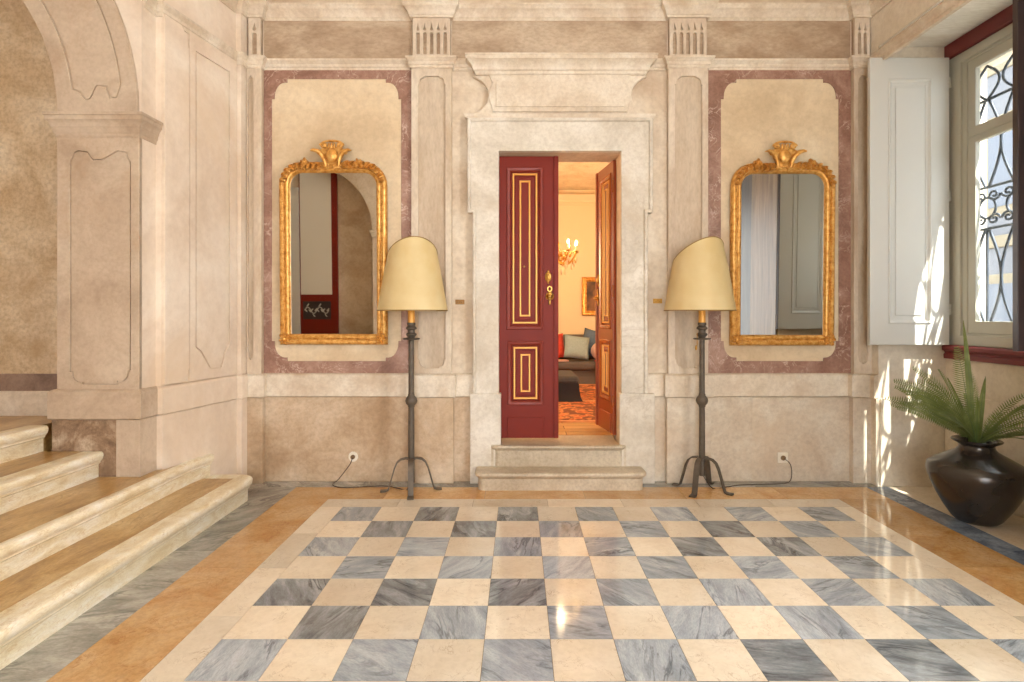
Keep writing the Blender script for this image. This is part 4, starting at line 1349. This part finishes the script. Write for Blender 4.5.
# ================================================================== FLOOR LAMPS
def make_lamp(loc, rz, shade_rot, label, sdx=0.0):
    r = empty('floor_lamp', loc, label, 'floor lamp', 'iron floor lamps beside the door', rot=(0, 0, rz))
    # forged pole, slightly tapered square-ish bar
    b = MB()
    b.lathe([(0.026, 0.12), (0.026, 0.25), (0.025, 0.60), (0.024, 0.70)], seg=8)
    b.lathe([(0.024, 0.78), (0.023, 1.0), (0.022, 1.25)], seg=8)
    b.build('pole', M['iron'], r, smooth=60)
    b = MB(); b.lathe([(0.023, 0.685), (0.028, 0.692), (0.027, 0.700), (0.043, 0.718), (0.050, 0.742), (0.043, 0.766), (0.027, 0.784), (0.028, 0.792), (0.023, 0.80)], seg=20)
    b.build('knop', M['iron'], r, smooth=60)
    b = MB(); b.lathe([(0.02, 1.242), (0.066, 1.248), (0.072, 1.256), (0.068, 1.260), (0.02, 1.256)], seg=28)
    b.build('drip_pan', M['iron'], r, smooth=40)
    b = MB(); b.lathe([(0.026, 1.258), (0.030, 1.27), (0.044, 1.285), (0.044, 1.295), (0.028, 1.305), (0.028, 1.325), (0.044, 1.335), (0.044, 1.345), (0.028, 1.36), (0.034, 1.37), (0.034, 1.385), (0.024, 1.39)], seg=18)
    b.build('collar', M['iron'], r, smooth=50)
    b = MB(); b.lathe([(0.029, 1.385), (0.029, 1.66), (0.022, 1.67)], seg=16)
    c = b.build('candle_sleeve', M['gilt'], r, smooth=50)
    b = MB(); b.lathe([(0.012, 1.66), (0.014, 1.70), (0.030, 1.74), (0.034, 1.77), (0.026, 1.80), (0.010, 1.815)], seg=14)
    b.build('bulb', simple('unlit_bulb', (236, 230, 214), 0.3), c, smooth=60)
    # four flat bar feet
    for k in range(4):
        a = PI / 2 * k
        dx, dy = math.cos(a), math.sin(a)
        pr = [(0.020, 0.262), (0.045, 0.268), (0.085, 0.260), (0.115, 0.235), (0.136, 0.19), (0.156, 0.12), (0.175, 0.05), (0.188, 0.014), (0.208, 0.007), (0.250, 0.006)]
        vs, fs = [], []
        hw, th = 0.022, 0.0055
        for i, (rr, zz) in enumerate(pr):
            p0 = pr[max(i - 1, 0)]; p1 = pr[min(i + 1, len(pr) - 1)]
            tx, tz = p1[0] - p0[0], p1[1] - p0[1]
            l = math.hypot(tx, tz); nx, nz = -tz / l, tx / l
            for (s, q) in ((-1, 1), (1, 1), (1, -1), (-1, -1)):
                w_ = hw * (1.15 if i >= 8 else 1.0)
                R_, Z_ = rr + nx * th * q, max(zz + nz * th * q, 0.0005)
                vs.append((dx * R_ - dy * s * w_, dy * R_ + dx * s * w_, Z_))
        for i in range(len(pr) - 1):
            for q in range(4):
                t = (q + 1) % 4
                fs.append((i * 4 + q, i * 4 + t, (i + 1) * 4 + t, (i + 1) * 4 + q))
        fs.append((0, 1, 2, 3)); e = (len(pr) - 1) * 4; fs.append((e + 3, e + 2, e + 1, e))
        b = MB(); b.add(vs, fs)
        b.build('foot', M['iron'], r, smooth=35)
    # slant-topped tapering shade
    b = MB()
    seg, rows = 64, 14
    z0, hh, rb = 1.488, 0.588, 0.286
    ox, oy = sdx * math.cos(rz), -sdx * math.sin(rz)
    for sh in (0.0, 0.004):
        vs, fs = [], []
        for s in range(seg):
            a = 2 * PI * s / seg
            top = 0.79 + 0.21 * math.cos(a - shade_rot + PI / 2)
            top = min(top, 1.0)
            for q in range(rows + 1):
                t = top * q / rows
                rr = rb * (1 - 0.33 * t - 0.05 * t * t) - sh
                vs.append((ox + rr * math.cos(a), oy + rr * math.sin(a), z0 + hh * t))
        k = rows + 1
        for s in range(seg):
            t = (s + 1) % seg
            for q in range(rows):
                fs.append((s * k + q, t * k + q, t * k + q + 1, s * k + q + 1))
        b.add(vs, fs)
    n = seg * (rows + 1); k = rows + 1
    for s in range(seg):
        t = (s + 1) % seg
        for q in (0, rows):
            b.f.append((s * k + q, t * k + q, n + t * k + q, n + s * k + q)); b.m.append(0); b.a.append(0.0)
    so_ = b.build('lamp_shade', M['shade'], r, smooth=60)
    b = MB()
    def ringpts(top):
        pts = []
        for s in range(48):
            a = 2 * PI * s / 48
            t = min(0.79 + 0.21 * math.cos(a - shade_rot + PI / 2), 1.0) if top else 0.0
            rr = rb * (1 - 0.33 * t - 0.05 * t * t) - 0.001
            pts.append((ox + rr * math.cos(a), oy + rr * math.sin(a), z0 + hh * t))
        return pts
    b.tube(ringpts(False), 0.0045, 6, closed=True); b.tube(ringpts(True), 0.0045, 6, closed=True)
    b.build('wire_ring', simple('shade_binding', (150, 118, 62), 0.6), so_, smooth=60)
    b = MB()
    for k in range(3):
        a = 2 * PI * k / 3 + 0.5
        b.tube([(0.02 * math.cos(a), 0.02 * math.sin(a), 1.655), (ox + 0.245 * math.cos(a), oy + 0.245 * math.sin(a), 1.70)], 0.003, 5)
    b.build('shade_carrier', M['brass'], so_, smooth=40)
    return r
LY = 4.70
lampL = make_lamp((-0.886, 4.72, 0.0), math.radians(9), math.radians(-9 + 17), 'iron floor lamp on the left, high side of its shade facing forward', 0.012)
lampR = make_lamp((1.522, 4.735, 0.0), math.radians(-36), math.radians(36 + 20), 'iron floor lamp on the right, its shade slanting down on one side', -0.020)
# cords
def cord(lamp, pts):
    Mi = Matrix.Rotation(-lamp.rotation_euler.z, 3, 'Z')
    q = [Mi @ (Vector(p) - lamp.location) for p in pts]
    # smooth the polyline
    out = []
    for i in range(len(q) - 1):
        p0, p1, p2, p3 = q[max(i - 1, 0)], q[i], q[i + 1], q[min(i + 2, len(q) - 1)]
        for t in (0, .25, .5, .75):
            out.append(0.5 * ((2 * p1) + (p2 - p0) * t + (2 * p0 - 5 * p1 + 4 * p2 - p3) * t * t + (3 * p1 - p0 - 3 * p2 + p3) * t ** 3))
    out.append(q[-1])
    b = MB(); b.tube(out, 0.0035, 6)
    b.build('cord', M['blackrub'], lamp, smooth=60)
SLX, SLZ = wx(354), wz(456)
SRX, SRZ = wx(781.5), wz(457)
cord(lampL, [(SLX, D - 0.05, SLZ), (SLX - 0.02, D - 0.055, SLZ - 0.06), (SLX - 0.12, D - 0.04, 0.03), (SLX - 0.14, 4.85, 0.005), (SLX, 4.78, 0.005), (-1.15, 4.83, 0.005), (-1.0, 4.76, 0.005), (-0.92, 4.73, 0.005), (-0.90, 4.735, 0.12)])
cord(lampR, [(SRX, D - 0.05, SRZ), (SRX + 0.05, D - 0.06, SRZ - 0.05), (SRX + 0.065, D - 0.05, 0.06), (SRX + 0.02, 4.92, 0.005), (SRX - 0.15, 4.88, 0.005), (1.9, 4.86, 0.005), (1.75, 4.80, 0.005), (1.62, 4.76, 0.005), (1.53, 4.735, 0.12)])
Mi = Matrix.Rotation(math.radians(36), 3, 'Z')
b = MB(); p = Mi @ Vector((-0.05, -0.03, 0)); b.tube([(p.x, p.y, 1.30), (p.x, p.y, 1.20)], 0.003, 5); b.ell((p.x - 0.008, p.y, 1.18), (0.010, 0.010, 0.022), 8, 6)
b.build('pull_switch', M['brass'], lampR, smooth=50)

# ================================================================== SMALL WALL FITTINGS
s1 = empty('wall_socket', (SLX, D - 0.018, SLZ), 'white wall socket low on the wall below the left mirror', 'socket')
b = MB(); b.prism([[(0.042 * math.cos(2 * PI * t / 12 + 0.26), 0.045 * math.sin(2 * PI * t / 12 + 0.26)) for t in range(12)]], lambda u, v, d: (u, -d, v), 0.0, 0.012)
b.build('plate', M['socket'], s1, bevel=0.004)
b = MB(); b.prism([[(0.019 * math.cos(2 * PI * t / 20), 0.019 * math.sin(2 * PI * t / 20)) for t in range(20)]], lambda u, v, d: (u, -d, v), 0.0, 0.026)
b.build('plug', M['hole'], s1, bevel=0.003)
s2 = empty('wall_socket', (SRX, D - 0.018, SRZ), 'white wall socket low on the wall below the right mirror', 'socket')
b = MB(); b.prism([[(-0.045, -0.045), (0.045, -0.045), (0.045, 0.045), (-0.045, 0.045)]], lambda u, v, d: (u, -d, v), 0.0, 0.012)
b.build('plate', M['socket'], s2, bevel=0.005)
b = MB(); b.prism([[(0.021 * math.cos(2 * PI * t / 20), 0.021 * math.sin(2 * PI * t / 20)) for t in range(20)]], lambda u, v, d: (u, -d, v), 0.0, 0.022)
b.build('plug', M['hole'], s2, bevel=0.003)
for (px, py, side) in ((460, 302, 'left'), (657.5, 301, 'right')):
    pm_ = simple('dark_bronze', (128, 90, 46), 0.4, metal=0.6) if side == 'left' else M['brass']
    r = empty('switch_plate', (wx(px), D, wz(py)), 'small brass switch plate on the wall to the %s of the door' % side, 'switch plate')
    b = MB(); b.rbox((0, -0.004, 0), (0.040, 0.004, 0.021)); b.build('plate', pm_, r, bevel=0.002)
    b = MB()
    for s in (-1, 1): b.ell((s * 0.017, -0.010, 0), (0.008, 0.008, 0.008), 8, 6)
    b.build('toggle', pm_, r, smooth=60)

# ================================================================== POT AND FERN
PX, PY = 3.225, 4.02
pot = empty('bronze_pot', (PX, PY, 0.0), 'wide shouldered dark bronze pot on the floor under the window', 'pot')
prof = [(0.0, 0.012), (0.11, 0.0), (0.125, 0.006), (0.15, 0.03), (0.195, 0.10), (0.238, 0.18), (0.272, 0.26), (0.292, 0.325), (0.296, 0.36), (0.288, 0.388), (0.258, 0.415), (0.20, 0.450), (0.15, 0.478), (0.122, 0.496), (0.107, 0.514), (0.102, 0.532), (0.110, 0.546), (0.134, 0.557), (0.146, 0.565), (0.148, 0.572), (0.142, 0.577), (0.126, 0.574), (0.098, 0.552), (0.090, 0.52), (0.09, 0.48)]
b = MB(); b.lathe(prof, seg=56, close=False)
b.build('vessel', M['pot'], pot, smooth=50)
b = MB(); b.lathe([(0.001, 0.512), (0.06, 0.515), (0.0905, 0.506), (0.0905, 0.49)], seg=24)
b.build('soil', M['soil'], pot, smooth=50)

fern = empty('potted_fern', (PX, PY, 0.522), 'green fern with long feathery fronds growing out of the bronze pot', 'plant')
def frond(az, el, L, droop, kind, bx=0.0, by=0.0, roll=0.0):
    """rachis that rises and arches over; pairs of narrow leaflets"""
    n = 26
    pts = []
    p = Vector((bx, by, 0.0))
    e = math.radians(el)
    for i in range(n + 1):
        pts.append(p.copy())
        ee = e - math.radians(droop) * (i / n) ** 1.3 + (math.radians(84) - e) * max(0.0, 1 - i / 4.0)
        d = Vector((math.cos(az) * math.cos(ee), math.sin(az) * math.cos(ee), math.sin(ee)))
        p = p + d * (L / n)
    b = MB()
    b.cur = 1
    b.tube(pts, [0.0042 * (1 - 0.8 * i / n) for i in range(n + 1)], 5)
    b.cur = 0
    side = Vector((-math.sin(az), math.cos(az), 0))
    if kind == 'fern':
        cnt = int(L * 64)
        for k in range(int(cnt * 0.16), cnt):
            t = k / cnt
            f = t * n
            i = min(int(f), n - 1)
            q = pts[i].lerp(pts[i + 1], f - i)
            tan = (pts[i + 1] - pts[i]).normalized()
            ll = (0.056 + 0.022 * (0.5 + 0.5 * math.sin(az * 7 + el))) * L / 0.6 * (math.sin(PI * min(1, t * 0.86 + 0.10)) ** 0.8)
            up = side.cross(tan).normalized()
            for s in (-1, 1):
                sd = side * math.cos(roll) + up * math.sin(roll)
                d = (sd * s * 0.92 + tan * 0.36).normalized()
                w = tan * 0.0046
                a = q
                m = q + d * ll * 0.5 + up * 0.003
                z = q + d * ll + up * -0.004
                b.add([a - w * 0.6, a + w * 0.6, m + w, z, m - w], [(0, 1, 2, 3, 4)])
    else:   # strap-like leaf
        vs, fs = [], []
        for i in range(n + 1):
            t = i / n
            w = 0.019 * (math.sin(PI * min(1, 0.12 + 0.88 * t)) ** 0.7)
            tan = (pts[min(i + 1, n)] - pts[max(i - 1, 0)]).normalized()
            up = side.cross(tan).normalized()
            ss = side * math.cos(roll) + up * math.sin(roll)
            vs += [pts[i] - ss * w + up * 0.004, pts[i] - up * 0.001, pts[i] + ss * w + up * 0.004]
        for i in range(n):
            for q in (0, 1):
                a = i * 3 + q
                fs.append((a, a + 1, a + 4, a + 3))
        b.add(vs, fs)
    return b.build('frond' if kind == 'fern' else 'strap_leaf', [M['leaf'], M['stemg']], fern, solid=False, smooth=60)
rd = random.Random(5)
D2R = math.radians
spec = [  # azimuth (180 = towards the camera's left), elevation, length, droop
    (178, 50, 0.74, 50, 'fern'), (186, 42, 0.76, 44, 'fern'), (172, 36, 0.72, 36, 'fern'), (192, 30, 0.70, 34, 'fern'),
    (168, 50, 0.62, 50, 'fern'), (200, 44, 0.62, 48, 'fern'), (182, 22, 0.66, 22, 'fern'), (160, 46, 0.60, 40, 'fern'), (208, 30, 0.56, 34, 'fern'),
    (176, 54, 0.66, 62, 'fern'), (150, 62, 0.55, 40, 'fern'), (222, 58, 0.50, 46, 'fern'), (196, 62, 0.50, 60, 'fern'), (188, 46, 0.66, 52, 'fern'), (174, 44, 0.62, 46, 'fern'),
    (80, 88, 0.92, 6, 'strap'), (-32, 62, 0.56, 42, 'strap'), (-46, 46, 0.52, 40, 'strap'), (40, 74, 0.50, 16, 'strap'), (-40, 34, 0.46, 40, 'strap'),
    (120, 76, 0.56, 14, 'strap'), (-52, 24, 0.50, 22, 'strap'), (-60, 34, 0.40, 62, 'strap'), (-75, 60, 0.46, 90, 'strap'), (235, 72, 0.44, 20, 'strap'),
    (62, 56, 0.50, 36, 'fern'), (-50, 64, 0.52, 56, 'fern'), (60, 72, 0.58, 30, 'fern'), (100, 84, 0.74, 10, 'fern'), (-100, 66, 0.40, 50, 'fern'), (-64, 34, 0.48, 20, 'strap'),
    (150, 80, 0.48, 20, 'strap'), (205, 50, 0.36, 70, 'strap'), (270, 50, 0.30, 60, 'strap'), (184, 62, 0.72, 40, 'fern'), (170, 66, 0.60, 56, 'fern'), (196, 26, 0.74, 20, 'fern'), (-44, 52, 0.56, 44, 'fern'), (-60, 40, 0.50, 36, 'fern'), (-30, 74, 0.52, 50, 'fern'), (110, 76, 0.6, 24, 'fern')]
for (az, el, L, dr, k) in spec:
    a = D2R(az + rd.uniform(-4, 4))
    frond(a, el + rd.uniform(-3, 3) + (7 if 150 < az < 215 else 0), L * rd.uniform(0.95, 1.05), dr, k, 0.03 * math.cos(a), 0.03 * math.sin(a), rd.choice((-1, 1, 1)) * rd.uniform(0.8, 1.35) if k == 'fern' else rd.uniform(-0.8, 0.8))

# ================================================================== REST OF THE HALL (behind the camera, seen in the mirrors)
b = MB()
RY = -3.9
b.box(-6.5, -1.3, RY - 0.3, RY, 0, 5.0); b.box(1.3, 4.0, RY - 0.3, RY, 0, 5.0); b.box(-1.3, 1.3, RY - 0.3, RY, 3.6, 5.0)
b.build('wall_rear', M['wall'], kind='structure')
b = MB(); b.box(-6.5, -6.3, RY - 0.3, 4.45, 0.0, 5.0)
b.build('wall_stair', M['niche'], kind='structure')
b = MB(); b.box(-6.5, 4.0, RY - 0.3, D + 0.3, 5.0, 5.15)
b.build('ceiling', M['ceil'], kind='structure')
b = MB()
YA = -2.48
up = lambda v: v + 0.2 if v > 2.5 else v
BWm = lambda u, v, d: (u, YA - 0.36 + d, up(v))
b.prism([[(-2.35, 0.0), (-2.35, 5.0), (-6.3, 5.0), (-6.3, 0.0), (ACX - RI, 0.0)] + list(reversed(inner)) + [(ACX + RI, 0.0)]], BWm, 0.0, 0.36)
b.build('wall_arch_rear', M['leftw'], kind='structure')
b = MB(); b.prism([ring], lambda u, v, d: (u, YA + d, up(v)), 0.0, 0.03); trim(b, M['mould'], bevel=0.003)
b = MB(); b.sweep([(ACX + RI, YA - 0.3), (ACX + RI, YA + 0.03), (-2.35, YA + 0.03), (-2.35, YA - 0.3)][::-1], [(o, h + 0.2) for o, h in cap], ident); trim(b, M['mould'], smooth=30)
b = MB(); b.box(-6.3, -2.35, YA - 0.55, YA - 0.40, 0.0, 4.9)
b.build('wall_niche_rear', M['wall'], kind='structure')
# door on the landing, seen in the left mirror
YD = YA - 0.395
dd = empty('door_3', (-4.86, YD, 0.705), 'dark red door with a carved lower panel seen in the left gilt mirror', 'door', kind='structure')
RM = lambda u, v, d: (u, d, v)
b = MB(); b.prism([[(0, 0), (0.84, 0), (0.84, 3.8), (0, 3.8)], [(0.03, 0.95), (0.70, 0.95), (0.70, 3.7), (0.03, 3.7)]], RM, 0.0, 0.06); b.build('leaf_board', M['door'], dd, bevel=0.005)
b = MB(); b.prism([[(0.02, 0.93), (0.71, 0.93), (0.71, 3.72), (0.02, 3.72)]], RM, 0.01, 0.065); b.build('upper_panel', simple('pale_panel_paint', (226, 224, 214), 0.5), dd, bevel=0.004)
b = MB(); b.prism([[(0.06, 0.38), (0.68, 0.38), (0.68, 0.78), (0.06, 0.78)]], RM, 0.05, 0.064); pn = b.build('lower_panel', M['darkwood'], dd, bevel=0.004)
b = MB()
b.tube([(0.10 + 0.54 * t / 40, 0.07, 0.58 + 0.07 * math.sin(t * 2 * PI / 20)) for t in range(41)], 0.010, 6)
for i in range(12):
    t = 2 + 3.3 * i
    x, z = 0.10 + 0.54 * t / 40, 0.58 + 0.07 * math.sin(t * 2 * PI / 20)
    sg = 1 if i % 2 else -1
    b.ell((x, 0.068, z + sg * 0.045), (0.014, 0.010, 0.045), 8, 6, Matrix.Rotation(0.7 * sg, 3, 'Y'))
b.build('carving', M['wframe'], pn, smooth=60)
b = MB(); b.box(-5.06, -4.865, YD - 0.02, YD + 0.09, 0.70, 4.0); trim(b, M['white'], bevel=0.01)
# wall facing strips beside the window recess, seen in the right mirror
b = MB(); b.box(3.03, 3.052, 1.80, 2.46, 0.0, 4.6); trim(b, stone('grey_marble_strip', (44, 42, 48), (62, 60, 68), (84, 82, 88), 3.0, 0.4, stretch=(2, 2, 0.4)))
b = MB(); b.box(3.02, 3.052, 2.46, 3.198, 0.0, 4.6); trim(b, stone('brown_marble_strip', (120, 92, 66), (144, 114, 84), (166, 138, 106), 4.0, 0.4, stretch=(3, 3, 0.25)))

# ================================================================== LIGHT
w = bpy.data.worlds.new('World'); SC.world = w; w.use_nodes = True
bg = w.node_tree.nodes['Background']
bg.inputs[0].default_value = (0.88, 0.94, 1.0, 1); bg.inputs[1].default_value = 7.5

def light(name, kind, loc, energy, color=(1, 1, 1), **kw):
    d = bpy.data.lights.new(name, kind); d.energy = energy; d.color = color
    for k, v in kw.items(): setattr(d, k, v)
    o = bpy.data.objects.new(name, d); COL.objects.link(o); o.location = loc
    return o
sun = light('sun', 'SUN', (6, 0, 8), 24.0, (1.0, 0.93, 0.82), angle=math.radians(0.5))
sun.rotation_euler = Vector((-1.0, 1.72, -2.9)).to_track_quat('-Z', 'Y').to_euler()
# unseen fill lamp added in the assumed entrance doorway behind the camera
a = light('entrance_fill', 'AREA', (0.0, -3.95, 1.9), 34.0, (1.0, 0.99, 0.96), shape='RECTANGLE', size=2.5, size_y=3.4)
a.rotation_euler = (math.radians(90), 0, 0)
a = light('side_fill', 'AREA', (3.64, 0.88, 2.45), 225.0, (0.93, 0.97, 1.0), shape='RECTANGLE', size=1.6, size_y=2.5)  # fill lamp added in front of the blind to brighten the left wall
a.rotation_euler = (math.radians(90), 0, math.radians(90))
light('chandelier_light', 'POINT', (CHX, CHY, CHZ + 0.30), 22.0, (1.0, 0.74, 0.44), shadow_soft_size=0.10)
light('salon_fill', 'POINT', (-1.5, 7.6, 2.3), 105.0, (1.0, 0.73, 0.44), shadow_soft_size=0.2)  # unseen fill, added to brighten the salon beside the chandelier
light('salon_fill', 'POINT', (2.7, 7.2, 2.3), 80.0, (1.0, 0.73, 0.44), shadow_soft_size=0.2)  # second added fill, out of view on the right

# ================================================================== CAMERA
cd = bpy.data.cameras.new('Camera')
cam = bpy.data.objects.new('Camera', cd); COL.objects.link(cam)
cam.location = (0, 0, H); cam.rotation_euler = (math.radians(90), 0, 0)
cd.sensor_width = 36.0; cd.sensor_fit = 'HORIZONTAL'
cd.lens = F / 1024 * 36
cd.shift_x = -(CX - 512) / 1024
cd.shift_y = -(341 - HY) / 1024
cd.clip_start = 0.05
SC.camera = cam
vs_ = SC.view_settings
vs_.view_transform = 'Standard'; vs_.look = 'None'; vs_.gamma = 1.0; vs_.exposure = 0.20
vs_.use_curve_mapping = False
SC.cycles.use_denoising = True
SC.cycles.max_bounces = 10
SC.cycles.diffuse_bounces = 6
SC.cycles.caustics_reflective = False
SC.cycles.caustics_refractive = False
SC.cycles.sample_clamp_indirect = 8.0
